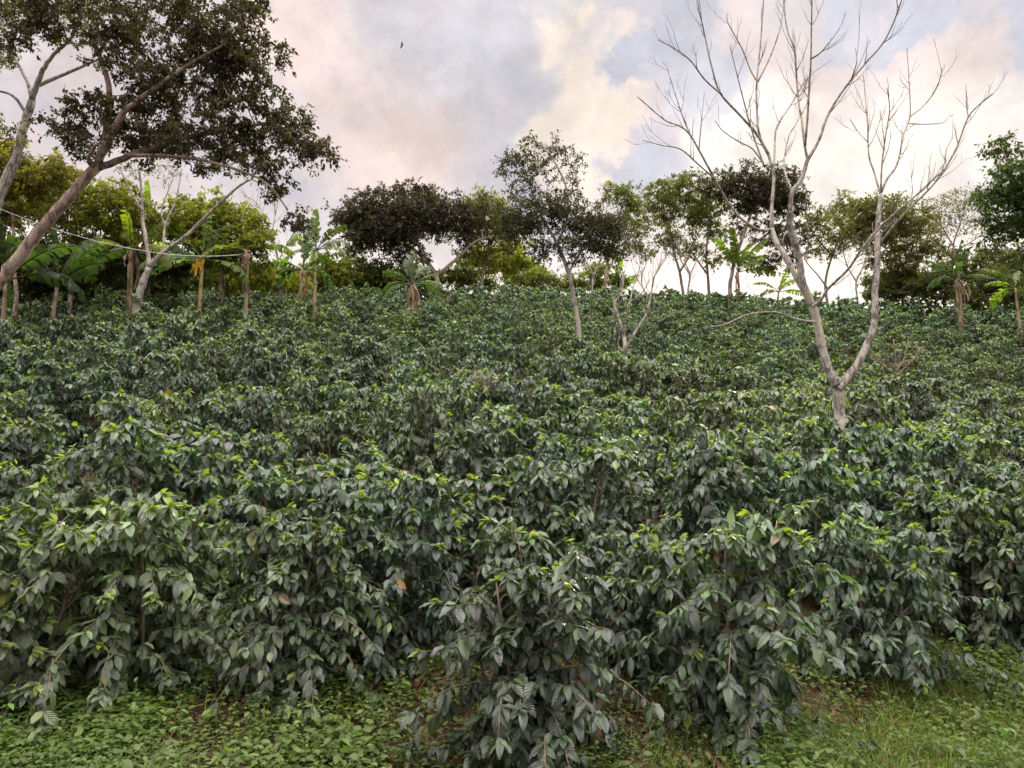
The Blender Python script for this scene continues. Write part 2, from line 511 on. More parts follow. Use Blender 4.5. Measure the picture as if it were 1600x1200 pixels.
# ------------------------------------------------------------------ coffee shrubs
def coffee_meshes(seed, lod, H=1.5, Rad=0.90, young=0.35, leafL=0.135, bright=1.0):
    rs = np.random.default_rng(seed)
    wood, fol, yng = MB(), MB(), MB()
    tpl = (LEAF_HI, LEAF_MID, LEAF_LO)[lod]
    nst = 3 if lod < 2 else int(rs.integers(2, 4))
    LP, LD, LN, LL, LC = [], [], [], [], []
    YP, YD, YN, YL, YC = [], [], [], [], []
    up = np.array([0, 0, 1.0])
    for s in range(nst):
        az = 2 * math.pi * (s + rs.random() * 0.6) / nst
        lean = rs.uniform(0.12, 0.30)
        hs = H * rs.uniform(0.80, 1.0)
        tt = np.linspace(0, 1, 8)
        ax = np.stack([np.cos(az) * (0.05 + lean * tt * hs), np.sin(az) * (0.05 + lean * tt * hs), tt * hs - 0.06], 1)
        ax[:, :2] += rs.normal(0, 0.01, (8, 2))
        wood.tube(ax, np.linspace(0.02, 0.006, 8), 6 if lod < 2 else 4)
        z, a = 0.14 * hs, rs.random() * 6
        while z < hs * 0.985:
            t = z / hs
            p0 = np.array([np.interp(t, tt, ax[:, 0]), np.interp(t, tt, ax[:, 1]), z - 0.06])
            for sgn in (0, math.pi):
                if rs.random() < 0.1:
                    continue
                th = a + sgn + rs.normal(0, 0.22)
                hd = np.array([math.cos(th), math.sin(th), 0])
                # keep branches away from the middle of the shrub
                out = np.array([math.cos(az), math.sin(az), 0])
                ln = (Rad * (1 - t) ** 0.38 * min(1.0, 0.55 + t * 1.5) + 0.10) * rs.uniform(0.6, 1.12)
                ln *= 0.72 + 0.35 * max(0, hd @ out)
                el = math.radians(rs.uniform(12, 28) + 35 * t)
                sag = rs.uniform(0.4, 1.05) * (1.05 - 0.5 * t)
                n = 6
                ss = np.linspace(0, 1, n)
                side = np.cross(hd, up)
                bend = rs.normal(0, 0.12)
                bp = p0 + hd * (ss * ln * math.cos(el))[:, None] + up * (ss * ln * math.sin(el) - sag * ss ** 2 * ln)[:, None] + side * (bend * ss ** 2 * ln)[:, None]
                bp[:, 2] = np.maximum(bp[:, 2], 0.02)
                wood.tube(bp, np.linspace(0.005, 0.0022, n), 4 if lod < 2 else 3)
                sp = 0.062 if lod < 2 else 0.055
                s0 = max(0.22, 0.10 / ln)
                k = 0
                npair = max(1, int((1 - s0) * ln / sp))
                for q in range(npair):
                    f = s0 + (1 - s0) * (q + rs.random() * 0.5) / npair
                    pt = np.array([np.interp(f, ss, bp[:, i]) for i in range(3)])
                    fw = unit(np.array([np.interp(min(1, f + .1), ss, bp[:, i]) - np.interp(max(0, f - .1), ss, bp[:, i]) for i in range(3)]))
                    for sd in (-1, 1):
                        if rs.random() < 0.08:
                            continue
                        dd = side * sd * rs.uniform(.45, .95) + fw * rs.uniform(.25, .7) - up * rs.uniform(.0, 1.5) + rs.normal(0, .25, 3)
                        nn = up * 0.9 + hd * 0.6 + side * sd * 0.25 + rs.normal(0, .38, 3)
                        LP.append(pt); LD.append(dd); LN.append(nn)
                        LL.append(leafL * rs.uniform(0.5, 1.2) * (0.8 if f > .9 else 1))
                        r = rs.random()
                        if r < 0.0012:
                            c = (0.42, 0.19, 0.02)
                        elif r < 0.034:
                            c = [(0.17, 0.15, 0.03), (0.11, 0.075, 0.035), (0.16, 0.20, 0.04)][int(rs.integers(0, 3))]
                        else:
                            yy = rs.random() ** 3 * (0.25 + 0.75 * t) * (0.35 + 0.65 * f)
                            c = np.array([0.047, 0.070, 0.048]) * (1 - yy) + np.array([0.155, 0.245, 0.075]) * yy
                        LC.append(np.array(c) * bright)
                # rosette at the tip
                tip, fw = bp[-1], unit(bp[-1] - bp[-2])
                isy = rs.random() < young * (0.05 + 2.6 * t ** 2.6)
                for sp_i in range(3 if lod < 2 else 1):
                    # umbrella of hanging leaves at the tip, and one part way back on a short spur
                    cpt = tip if sp_i == 0 else np.array([np.interp(.85 - .22 * sp_i + rs.uniform(-.08, .08), ss, bp[:, i]) for i in range(3)]) + up * .03 + side * rs.normal(0, .07)
                    ph0 = rs.random() * 6.28
                    nl = 8 if sp_i == 0 else 6
                    for q in range(nl):
                        a2 = ph0 + q * 6.28 / nl + rs.normal(0, .25)
                        rad_ = hd * math.cos(a2) + side * math.sin(a2) + hd * .35
                        dr_ = rs.uniform(.2, 1.3) if q % 2 else rs.uniform(-.1, .7)
                        LP.append(cpt + rs.normal(0, .008, 3)); LD.append(rad_ * .8 - up * dr_)
                        LN.append(up * .95 + rad_ * .6 + rs.normal(0, .18, 3))
                        LL.append(leafL * (rs.uniform(.8, 1.12) if q % 2 else rs.uniform(.55, .85)))
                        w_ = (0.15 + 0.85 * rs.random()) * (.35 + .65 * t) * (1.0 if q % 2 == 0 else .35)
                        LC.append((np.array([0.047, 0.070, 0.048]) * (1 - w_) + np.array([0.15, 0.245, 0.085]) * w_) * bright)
                if isy:
                    for q in range(6):
                        a2 = rs.random() * 6.28
                        dd = fw * 0.7 + side * math.cos(a2) * .6 + up * rs.uniform(-0.5, .7)
                        YP.append(tip + rs.normal(0, .01, 3)); YD.append(dd); YN.append(up + rs.normal(0, .4, 3))
                        YL.append(leafL * rs.uniform(.4, .8))
                        YC.append(np.array([0.27, 0.37, 0.055]) * rs.uniform(.55, 1.15))
            a += math.pi / 2 + rs.normal(0, 0.2)
            z += rs.uniform(0.045, 0.072) * (1 if lod < 2 else 1.15)
        # crown tip
        for q in range(6):
            a2 = rs.random() * 6.28
            YP.append(ax[-1]); YD.append((math.cos(a2), math.sin(a2), rs.uniform(-.2, .9))); YN.append(up + rs.normal(0, .4, 3))
            YL.append(leafL * rs.uniform(.4, .75)); YC.append(np.array([0.16, 0.26, 0.03]) * rs.uniform(.6, 1.1))
    LL, YL = np.array(LL), np.array(YL)
    flw = None
    if seed in (3, 5, 2, 22):
        flw = MB()
        idx = rs.choice(len(LP), 14, replace=False)
        P_, D_, N_ = [], [], []
        for i_ in idx:
            for q in range(9):
                v = unit(rs.normal(0, 1, 3))
                P_.append(np.array(LP[i_]) + rs.normal(0, .012, 3) + np.array([0, 0, .012])); D_.append(v); N_.append(rs.normal(0, 1, 3))
        flw.leaves(P_, D_, N_, rs.uniform(.012, .022, len(P_)), .006, (.78, .76, .66), LEAF_LO, .2, .1)
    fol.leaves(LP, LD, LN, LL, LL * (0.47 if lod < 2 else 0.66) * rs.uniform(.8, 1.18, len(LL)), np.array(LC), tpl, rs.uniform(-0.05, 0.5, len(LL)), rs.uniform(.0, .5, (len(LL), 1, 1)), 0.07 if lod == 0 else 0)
    yng.leaves(YP, YD, YN, YL, YL * 0.42, np.array(YC), tpl if lod else LEAF_MID, 0.2, 0.35)
    return wood, fol, yng, flw


def make_coffee(seed, lod, **kw):
    wood, fol, yng, flw = coffee_meshes(seed, lod, **kw)
    root = empty('coffee_shrub', (0, 0, 0), 'coffee shrub', 'coffee shrub')
    wood.build('stem', M_TWIG, root)
    fol.build('foliage', M_COFFEE, root)
    yng.build('young_foliage', M_YOUNG, root)
    if flw:
        flw.build('blossom', M_BLOSSOM, root)
    return root


def copy_tree(o):
    c = o.copy()
    COL.objects.link(c)
    for ch in list(o.children):
        d = ch.copy()
        COL.objects.link(d)
        d.parent = c
    return c


PROTO = {0: [], 1: [], 2: []}
SPECS = {0: [(1, 0.5, 1.0), (2, 0.25, .95), (3, 0.6, 1.05), (4, 0.15, .9), (5, 0.4, 1.0), (6, 0.75, 1.1), (7, 0.3, 1.0)],
         1: [(21, 0.15, 1.0), (22, 0.4, 1.15), (23, 0.05, .85), (24, 0.25, 1.0), (25, 0.5, 1.25)],
         2: [(41, 0.15, 1.05), (42, 0.3, 1.15), (43, 0.05, .9), (44, 0.2, 1.1), (45, 0.1, 1.0)]}
for lod, lst in SPECS.items():
    for seed, yg, br in lst:
        PROTO[lod].append([make_coffee(seed, lod, young=yg, bright=br, leafL=(0.122, 0.120, 0.124)[lod]), False])


def place_coffee(lod, idx, x, y, scale, rot, label, group, tilt=0.0):
    slot = PROTO[lod][idx % len(PROTO[lod])]
    o = slot[0] if not slot[1] else copy_tree(slot[0])
    slot[1] = True
    o.location = (float(x), float(y), float(gh(x, y)) - 0.02)
    o.rotation_euler = (tilt, 0, rot)
    o.scale = (scale[0], scale[0], scale[1])
    tag(o, label, 'coffee shrub', group)
    return o


GC = 'coffee shrubs planted in rows up the slope'
front = [  # px of the stem, distance, width scale, height scale, prototype, label
    (-70, 5.0, 1.0, .9, 0, 'coffee shrub cut by the left edge, above the bright weeds'),
    (80, 4.75, .98, .84, 2, 'broad coffee shrub with yellow-green tips above the weeds in the bottom left corner'),
    (255, 5.05, .96, .88, 5, 'coffee shrub with bright young tips, left of the patch of dry litter'),
    (470, 4.95, .86, .80, 1, 'dark low coffee shrub right of the patch of dry litter'),
    (610, 5.55, .92, .86, 4, 'coffee shrub behind the gap left of the foremost shrub'),
    (830, 4.3, .98, .88, 3, 'foremost coffee shrub, reaching lowest in the photo, with a bright yellow-green top'),
    (1120, 4.75, .94, .90, 6, 'coffee shrub with a sloping line of yellow-green shoots, next right of the foremost shrub'),
    (985, 5.55, .82, .84, 0, 'coffee shrub squeezed behind the foremost shrub and its right neighbour'),
    (1360, 5.75, .84, .86, 5, 'coffee shrub with bright crest above dark bare soil and the grass'),
    (1500, 6.6, .88, .92, 2, 'coffee shrub behind the grass in the lower right, between two others'),
    (1640, 6.1, .96, .98, 1, 'coffee shrub cut by the right edge, above the grass'),
]
nfront = 0
for px, d, sx, sz, pi_, lab in front:
    x = (px - 800) / F * d * 1.0
    place_coffee(0, pi_, x, d, (sx * .92, sz), random.Random(px).uniform(0, 6.28), lab, GC)
    nfront += 1

cands = []
rr = random.Random(5)
yrow = 6.55
row = 0
while yrow < 35.6:
    half = 0.78 * yrow + 1.2
    sp = 1.22 if yrow < 12 else 1.38
    x = -half + rr.uniform(0, sp)
    while x < half:
        yy = yrow + 0.18 * math.sin(x * 0.6 + row) + rr.uniform(-.16, .16) + 0.5 * max(0, min(1, x / 4)) * (yrow < 12)
        xx = x + rr.uniform(-.14, .14)
        if not (rr.random() < 0.02 and yrow < 14):
            cands.append((xx, yy, row))
        x += sp if yrow < 30.5 else sp * .72
    yrow += 1.42 + 0.012 * yrow
    row += 1
cands2 = []
for px, py in ((1312, 676), (903, 524), (977, 556), (215, 480), (312, 474), (125, 462), (467, 472), (648, 480)):
    for Y in np.arange(4.0, 36, 0.1):
        q = at(px, py, Y)
        if q[2] <= gh(q[0], Y) + 1.4:
            break
    q = at(px, py, Y)
    for k, (ox, oy) in enumerate(((.12, -.62), (-.75, -.1), (.85, .05))):
        qq = at(px, py, Y + oy)
        cands2.append((float(q[0]) + ox, float(Y) + oy, -100 * min(1.4, max(.9, (qq[2] - float(gh(qq[0], qq[1]))) / 1.36))))
cands = [c for c in cands if all(math.hypot(c[0] - e[0], c[1] - e[1]) > .75 for e in cands2)] + cands2
for px, py in ((60, 705), (275, 750)):     # gaps where bare soil shows
    for Y in np.arange(4.0, 36, 0.05):
        q = at(px, py, Y)
        if q[2] <= gh(q[0], Y) + .45:
            break
    cands = [c for c in cands if math.hypot(c[0] - q[0], c[1] - Y) > .75]
cands.sort(key=lambda c: c[1] + 0.15 * abs(c[0]))


def band_label(x, y):
    px = 800 + F * x / y
    side = 0 if px < 520 else (1 if px < 1060 else 2)
    b = 0 if y < 9.5 else (1 if y < 16 else 2)
    low = ['leafy coffee shrub in the rows just behind the front shrubs at the left',
           'leafy coffee shrub in the rows just behind the front shrubs in the middle',
           'leafy coffee shrub in the rows in front of the bare forked tree']
    mid = ['coffee shrub halfway up the slope below the small forked tree and bananas',
           'coffee shrub halfway up the slope below the slender leafy tree',
           'coffee shrub on the slope beside and just behind the bare forked tree']
    hi = ['coffee shrub high on the slope at the feet of the banana plants',
          'coffee shrub high on the slope around the foot of the slender leafy tree',
          'coffee shrub on the upper slope at the right below the ridge trees']
    return (low, mid, hi)[b][side]


NIND = 296 - nfront
for i, (x, y, row) in enumerate(cands[:NIND]):
    lod = 0 if y < 9.0 else (1 if y < 17 else 2)
    hsc = rr.uniform(.80, 1.10) if row >= 0 else -row / 100
    place_coffee(lod, rr.randrange(7) if lod == 0 else rr.randrange(5), x, y, (rr.uniform(.88, 1.08), hsc), rr.uniform(0, 6.28), band_label(x, y), GC)

# the topmost rows beyond three hundred shrubs: one mass
rest = cands[NIND:]
tops = MB()
protos = [coffee_meshes(60 + k, 2, young=.25, leafL=.145) for k in range(3)]
for i, (x, y, row) in enumerate(rest):
    _, fol, yng, _f = protos[i % 3]
    a, s = rr.uniform(0, 6.28), rr.uniform(.9, 1.1)
    ca, sa = math.cos(a), math.sin(a)
    for src in (fol, yng):
        V = np.concatenate(src.v) * s
        W = np.stack([V[:, 0] * ca - V[:, 1] * sa + x, V[:, 0] * sa + V[:, 1] * ca + y, V[:, 2] + gh(x, y)], 1)
        tops.add(W, [np.concatenate([f for f in src.f if f.shape[1] == 3])], np.concatenate(src.c) * rr.uniform(.85, 1.15), np.concatenate(src.a))
if rest:
    tag(tops.build('coffee_foliage', M_COFFEE), 'dense rows of coffee shrubs merging along the top of the slope', 'coffee shrubs', kind='stuff')
print('coffee', nfront, len(cands), 'rest', len(rest))

# ------------------------------------------------------------------ trees
def px_limb(pts, d0, d1, bulge=0.0):
    """pixel polyline -> world points; the distance runs from d0 to d1"""
    P = np.asarray(pts, float)
    s = np.concatenate([[0], np.cumsum(np.linalg.norm(np.diff(P, axis=0), axis=1))])
    s /= s[-1]
    return np.array([at(p[0], p[1], d0 + (d1 - d0) * t + bulge * math.sin(math.pi * t)) for p, t in zip(P, s)])


def to_ground(first):
    """a point of the ground below/behind a trunk's lowest visible point"""
    return float(gh(first[0], first[1])) - 0.08


def side_twigs(mb, path, rad, rs, n, ln, up=0.8, mind=0.25, rec=1):
    for _ in range(n):
        t = rs.uniform(mind, 0.97)
        i = int(t * (len(path) - 1))
        p = path[i]
        T = unit(path[min(i + 1, len(path) - 1)] - path[max(i - 1, 0)])
        perp = unit(np.cross(T, rs.normal(0, 1, 3)))
        L = ln * rs.uniform(.35, 1.1) * (1.15 - .5 * t)
        d0 = unit(T * 0.8 + perp * 0.62)
        s = np.linspace(0, 1, 6)[:, None]
        q = p + d0 * s * L * .75 + np.array([0, 0, 1]) * up * .5 * s ** 2 * L + rs.normal(0, .012, (6, 3)) * s * L * 2
        r0 = min(rad[i] * 0.6, 0.0045 + 0.008 * L)
        rr_ = np.linspace(r0, 0.0022, 6)
        mb.tube(q, rr_, 4)
        if rec and L > .35:
            side_twigs(mb, q, rr_, rs, int(rs.integers(1, 4)), L * .5, up, .3, rec - 1)


def woody_tree(name, label, cat, group, d, limbs, mat, seed, twig_n=0, twig_l=.6, root_xy=None, scale_part=True):
    """limbs: (part name, [px pts], r0 px, r1 px, d0 offset, d1 offset, n twigs). The first starts at the ground."""
    rs = np.random.default_rng(seed)
    f = limbs[0][1][0]
    p = at(f[0], f[1], d)
    base = np.array([p[0], p[1], to_ground(p)])
    root = empty(name, base, label, cat, group)
    paths = []
    for k, (pn, pts, r0, r1, o0, o1, nt) in enumerate(limbs):
        w = px_limb(pts, d + o0, d + o1, 0.15 * rs.normal())
        if k == 0 and base[2] < w[0][2] - 0.05:
            w = np.vstack([base, w])
        n = len(w)
        w = smooth_path(w, 6)
        tt = np.linspace(0, 1, len(w))
        rad = (r0 + (r1 - r0) * tt ** 0.8 + 0.1) * 0.98 / F * d
        if k == 0:
            rad = rad * (1 + 0.35 * np.exp(-tt * 9))
        rad = rad * (1 + 0.025 * rs.normal(0, 1, len(w)))
        w[1:-1] += rs.normal(0, 0.12, (len(w) - 2, 3)) * rad[1:-1, None] * .4
        mb = MB()
        mb.tube(w - base, rad, 9 if r0 > 3 else 6)
        if nt:
            side_twigs(mb, w - base, rad, rs, int(nt * 1.35), twig_l * 1.25)
        mb.build(pn, mat, root)
        paths.append((w, rad))
    return root, base, paths


def grow(nodes, radii, att, rs, bias=0.3):
    """attach attractor points to the skeleton, nearest first; returns edges and parents"""
    P = list(nodes)
    par = [-1] * len(P)
    dep = [0.0] * len(P)
    N0 = len(P)
    A = np.asarray(att)
    best = np.full(len(A), 1e9)
    bi = np.zeros(len(A), int)

    def relax(j):
        nonlocal best, bi
        c = np.linalg.norm(A - P[j], axis=1)
        c = c + bias * dep[j] + 0.5 * np.maximum(0, P[j][2] - A[:, 2])
        m = c < best
        best[m] = c[m]
        bi[m] = j
    for j in range(N0):
        relax(j)
    alive = np.ones(len(A), bool)
    isatt = [False] * N0
    for _ in range(len(A)):
        b = np.where(alive, best, 1e12)
        i = int(np.argmin(b))
        alive[i] = False
        src = bi[i]
        a, c = P[src], A[i]
        L = np.linalg.norm(c - a)
        nseg = 1 if L < 0.35 else 2
        prev = src
        for s in range(1, nseg + 1):
            q = a + (c - a) * s / nseg
            if s < nseg:
                q = q + rs.normal(0, 0.07, 3) * L - np.array([0, 0, 0.08 * L])
            P.append(q)
            par.append(prev)
            dep.append(dep[prev] + L / nseg)
            isatt.append(s == nseg)
            prev = len(P) - 1
            relax(prev)
    return np.array(P), par, N0, isatt


def leafy_tree(name, label, group, d, limbs, blobs, mat, seed, n_att=150, per=26, leaf=.08, c1=(.03, .045, .018), c2=(.07, .10, .03),
               spread=.28, rzf=1.0, lmat=None, cat='tree', droop=.35, aspect=.56, tipr=.0035, wide=0):
    rs = np.random.default_rng(seed)
    f = limbs[0][0][0]
    p = at(f[0], f[1], d)
    base = np.array([p[0], p[1], to_ground(p)])
    root = empty(name, base, label, cat, group)
    wood, crown = MB(), MB()
    nodes, nrad = [], []
    for k, (pts, r0, r1, o0, o1) in enumerate(limbs):
        w = px_limb(pts, d + o0, d + o1)
        if k == 0 and base[2] < w[0][2] - .05:
            w = np.vstack([base, w])
        w = smooth_path(w, 5)
        tt = np.linspace(0, 1, len(w))
        rad = (r0 + (r1 - r0) * tt) / F * d
        if k == 0:
            rad = rad * (1 + .3 * np.exp(-tt * 9))
        w[1:-1] += rs.normal(0, 0.12, (len(w) - 2, 3)) * rad[1:-1, None]
        wood.tube(w - base, rad, 8)
        st = int(len(w) * (.55 if k == 0 else .25))
        nodes += list(w[st:])
        nrad += list(rad[st:])
    # attractors in the crown's ellipsoids
    vol = np.array([b[2] * b[3] * (b[4] if len(b) > 4 else 1) for b in blobs], float)
    cnt = np.maximum(3, (n_att * vol / vol.sum())).astype(int)
    att = []
    for b, n in zip(blobs, cnt):
        v = unit(rs.normal(0, 1, (n, 3))) * (rs.random((n, 1)) ** .5) * np.where(rs.random((n, 1)) < .22, rs.uniform(1.0, 1.42, (n, 1)), 1.0)
        dd = d + (b[5] if len(b) > 5 else rs.normal(0, .25))
        for q in v:
            depth = (b[2] * .75 + b[3] * .25) / F * d * rzf
            Y = dd + q[1] * depth
            c = at(b[0], b[1], dd)
            att.append([c[0] + q[0] * b[2] / F * d, Y, c[2] + q[2] * b[3] / F * d])
    att = np.array(att)
    P, par, N0, isatt = grow(nodes, nrad, att, rs)
    n = len(P)
    load = np.zeros(n)
    for j in range(n - 1, N0 - 1, -1):
        load[j] = max(load[j], tipr ** 2.1)
        if par[j] >= N0:
            load[par[j]] += load[j]
    rad = load ** (1 / 2.1)
    for j in range(N0, n):
        a = par[j]
        ra = rad[a] if a >= N0 else min(nrad[a], rad[j] * 1.15)
        mid = (P[a] + P[j]) / 2 + rs.normal(0, .03, 3)
        wood.tube(np.array([P[a], mid, P[j]]) - base, [ra, (ra + rad[j]) / 2, rad[j]], 5 if rad[j] > .008 else 4)
    # sprays of leaves around every attractor
    ids = [j for j in range(N0, n)]
    C = P[ids]
    K = len(C)
    ntw = 4
    leaf, per = leaf * .8, per * 1.4
    m = max(2, int(per * 1.3) // ntw)
    tw = unit(rs.normal(0, 1, (K, ntw, 3)) * np.array([1, 1, .55]) + np.array([0, 0, .12]))
    tl = spread * rs.uniform(.5, 1.3, (K, ntw, 1))
    s = rs.uniform(.12, 1.0, (K, ntw, m))
    pos = C[:, None, None] + tw[:, :, None] * (s[..., None] * tl[:, :, None]) + rs.normal(0, .02, (K, ntw, m, 3))
    pos[..., 2] -= .25 * (s ** 2) * tl
    ld = tw[:, :, None] * .5 + rs.normal(0, .6, (K, ntw, m, 3))
    ld[..., 2] -= droop
    nn = rs.normal(0, .45, (K, ntw, m, 3)) + np.array([0, 0, 1.0])
    tone = np.repeat(np.repeat(rs.random((K, 1, 1)) * .7, ntw, 1), m, 2) + rs.random((K, ntw, m)) * .3
    col = np.array(c1) + (np.array(c2) - np.array(c1)) * (tone[..., None] ** 1.4)
    Ls = leaf * rs.uniform(.6, 1.25, K * ntw * m)
    global R
    crown.leaves(pos.reshape(-1, 3) - base, ld.reshape(-1, 3), nn.reshape(-1, 3), Ls, Ls * aspect, col.reshape(-1, 3), LEAF_LO, .2, .25)
    for k in range(0, K):
        for q in range(ntw):
            if rs.random() < .35:
                a = C[k] - base
                wood.tube(np.array([a, a + tw[k, q] * tl[k, q] * .5, a + tw[k, q] * tl[k, q] - np.array([0, 0, .2 * tl[k, q, 0]])]), [.003, .0025, .0015], 3)
    wood.build('trunk', mat, root)
    crown.build('crown', lmat or M_TREELEAF, root)
    return root


DK1, DK2 = (.046, .044, .026), (.10, .105, .038)
YG1, YG2 = (.10, .12, .022), (.27, .27, .04)
MG1, MG2 = (.055, .075, .022), (.15, .17, .04)

# large leaning shade tree at the left
leafy_tree('shade_tree', 'large dark shade tree with a leaning trunk, its crown filling the top left corner', None, 11.0,
           [([(-75, 520), (-28, 470), (8, 430), (52, 372), (100, 318), (150, 262)], 11.5, 8.5, 0, 0),
            ([(148, 264), (170, 222), (192, 178), (240, 140), (300, 98), (350, 70)], 7, 2, 0, -.8),
            ([(150, 264), (205, 243), (270, 220), (350, 205), (430, 192), (492, 210)], 6, 1.6, 0, .6),
            ([(160, 240), (172, 150), (150, 70), (120, 0), (110, -60)], 6, 2, 0, .4),
            ([(150, 264), (138, 250), (150, 225)], 4, 2.5, 0, -.5),
            ([(205, 243), (290, 246), (360, 262), (415, 285), (450, 328)], 3.5, 1, 0, -.4)],
           [(60, 12, 120, 34), (200, 50, 70, 50), (320, 50, 105, 60), (255, 140, 110, 52), (400, 190, 90, 50), (300, 225, 130, 34), (480, 238, 36, 28, .9),
            (370, 105, 85, 55), (440, 100, 34, 9, .8), (434, 290, 28, 22, .9), (468, 342, 26, 20, .9), (392, 18, 40, 26, .9), (432, 60, 26, 20, .8),
            (200, -50, 190, 45), (482, 200, 30, 20, .8), (215, 205, 90, 30), (110, 215, 60, 26, .8), (165, 170, 60, 30, .8), (410, 262, 50, 18, .8), (20, 60, 40, 30, .6)],
           M_BARK, 101, n_att=780, per=38, leaf=.085, c1=(.032, .024, .021), c2=(.072, .070, .030), spread=.22, rzf=.8, lmat=M_DARKLEAF)
# pale tree at the left edge
leafy_tree('shade_tree', 'pale barked tree at the left edge with thin bare upper limbs', None, 12.5,
           [([(-40, 420), (-14, 340), (2, 300), (22, 255), (38, 200), (50, 158)], 10, 6, 0, 0),
            ([(50, 158), (44, 130), (28, 100), (8, 55), (-10, 20)], 3.5, 1.2, 0, .5),
            ([(50, 158), (62, 122), (78, 92), (112, 58), (130, 20)], 5, 1.4, 0, -.4),
            ([(58, 134), (100, 116), (162, 90), (200, 82)], 3.5, 1.0, 0, .4),
            ([(44, 180), (20, 150), (-12, 140)], 3, 1.4, 0, -.3),
            ([(28, 100), (0, 90), (-30, 60)], 2, 1, .1, .2)],
           [(20, -10, 70, 40), (-20, 60, 40, 60), (10, 200, 45, 22, .5), (120, 10, 60, 30)],
           M_PALEBARK, 102, n_att=110, per=26, leaf=.08, c1=DK1, c2=MG2)
# little forked tree
dF = d_for(215, 478)
leafy_tree('forked_tree', 'small pale tree forking low into thin bare stems, standing among banana plants', None, dF,
           [([(214, 480), (220, 452), (233, 418)], 7, 5.5, 0, 0),
            ([(233, 418), (230, 385), (223, 345), (222, 305), (216, 255)], 4, 1.5, 0, .3),
            ([(233, 418), (256, 393), (292, 368), (332, 328), (372, 292), (392, 280)], 4.2, 1.4, 0, -.4),
            ([(256, 393), (258, 352), (275, 312), (284, 262)], 2.2, .9, 0, .3),
            ([(222, 330), (205, 300), (188, 265)], 2, .9, 0, -.2),
            ([(258, 352), (252, 330), (262, 300), (270, 280)], 1.3, .6, .1, .4),
            ([(392, 280), (420, 292), (438, 310)], 1.3, .6, -.4, -.5)],
           [(250, 262, 50, 16), (200, 262, 22, 14), (395, 276, 22, 10)], M_PALEBARK, 103, n_att=34, per=12, leaf=.08, c1=DK1, c2=MG2)

# slender leafy tree in the middle
dC = d_for(903, 522)
leafy_tree('leafy_tree', 'slender tree with a curved pale trunk rising from the coffee in the middle', None, dC,
           [([(905, 524), (898, 480), (890, 432), (878, 398), (862, 365)], 4.4, 2.8, 0, 0),
            ([(862, 365), (848, 340), (832, 300), (818, 262)], 2.4, .8, 0, .5),
            ([(870, 382), (886, 340), (884, 290), (862, 245), (852, 222)], 2.4, .7, 0, -.4),
            ([(889, 425), (905, 398), (930, 370), (950, 345)], 2.2, .8, 0, .4),
            ([(864, 368), (900, 335), (902, 290), (898, 262)], 1.8, .7, 0, .6),
            ([(848, 345), (820, 350), (795, 345)], 1.8, .7, 0, -.4)],
           [(845, 228, 36, 18, .45), (798, 258, 36, 26, .5), (848, 258, 58, 30, .45), (896, 262, 22, 34, .4), (850, 300, 60, 14, .4),
            (868, 335, 74, 32, 1.3), (805, 345, 48, 32, 1.3), (935, 350, 56, 34, 1.2), (898, 388, 40, 22), (842, 388, 34, 18), (945, 385, 30, 20, .7), (965, 365, 24, 26, .7)],
           M_PALEBARK, 104, n_att=560, per=22, leaf=.088, c1=(.036, .032, .022), c2=(.08, .085, .034), spread=.25, lmat=M_DARKLEAF)

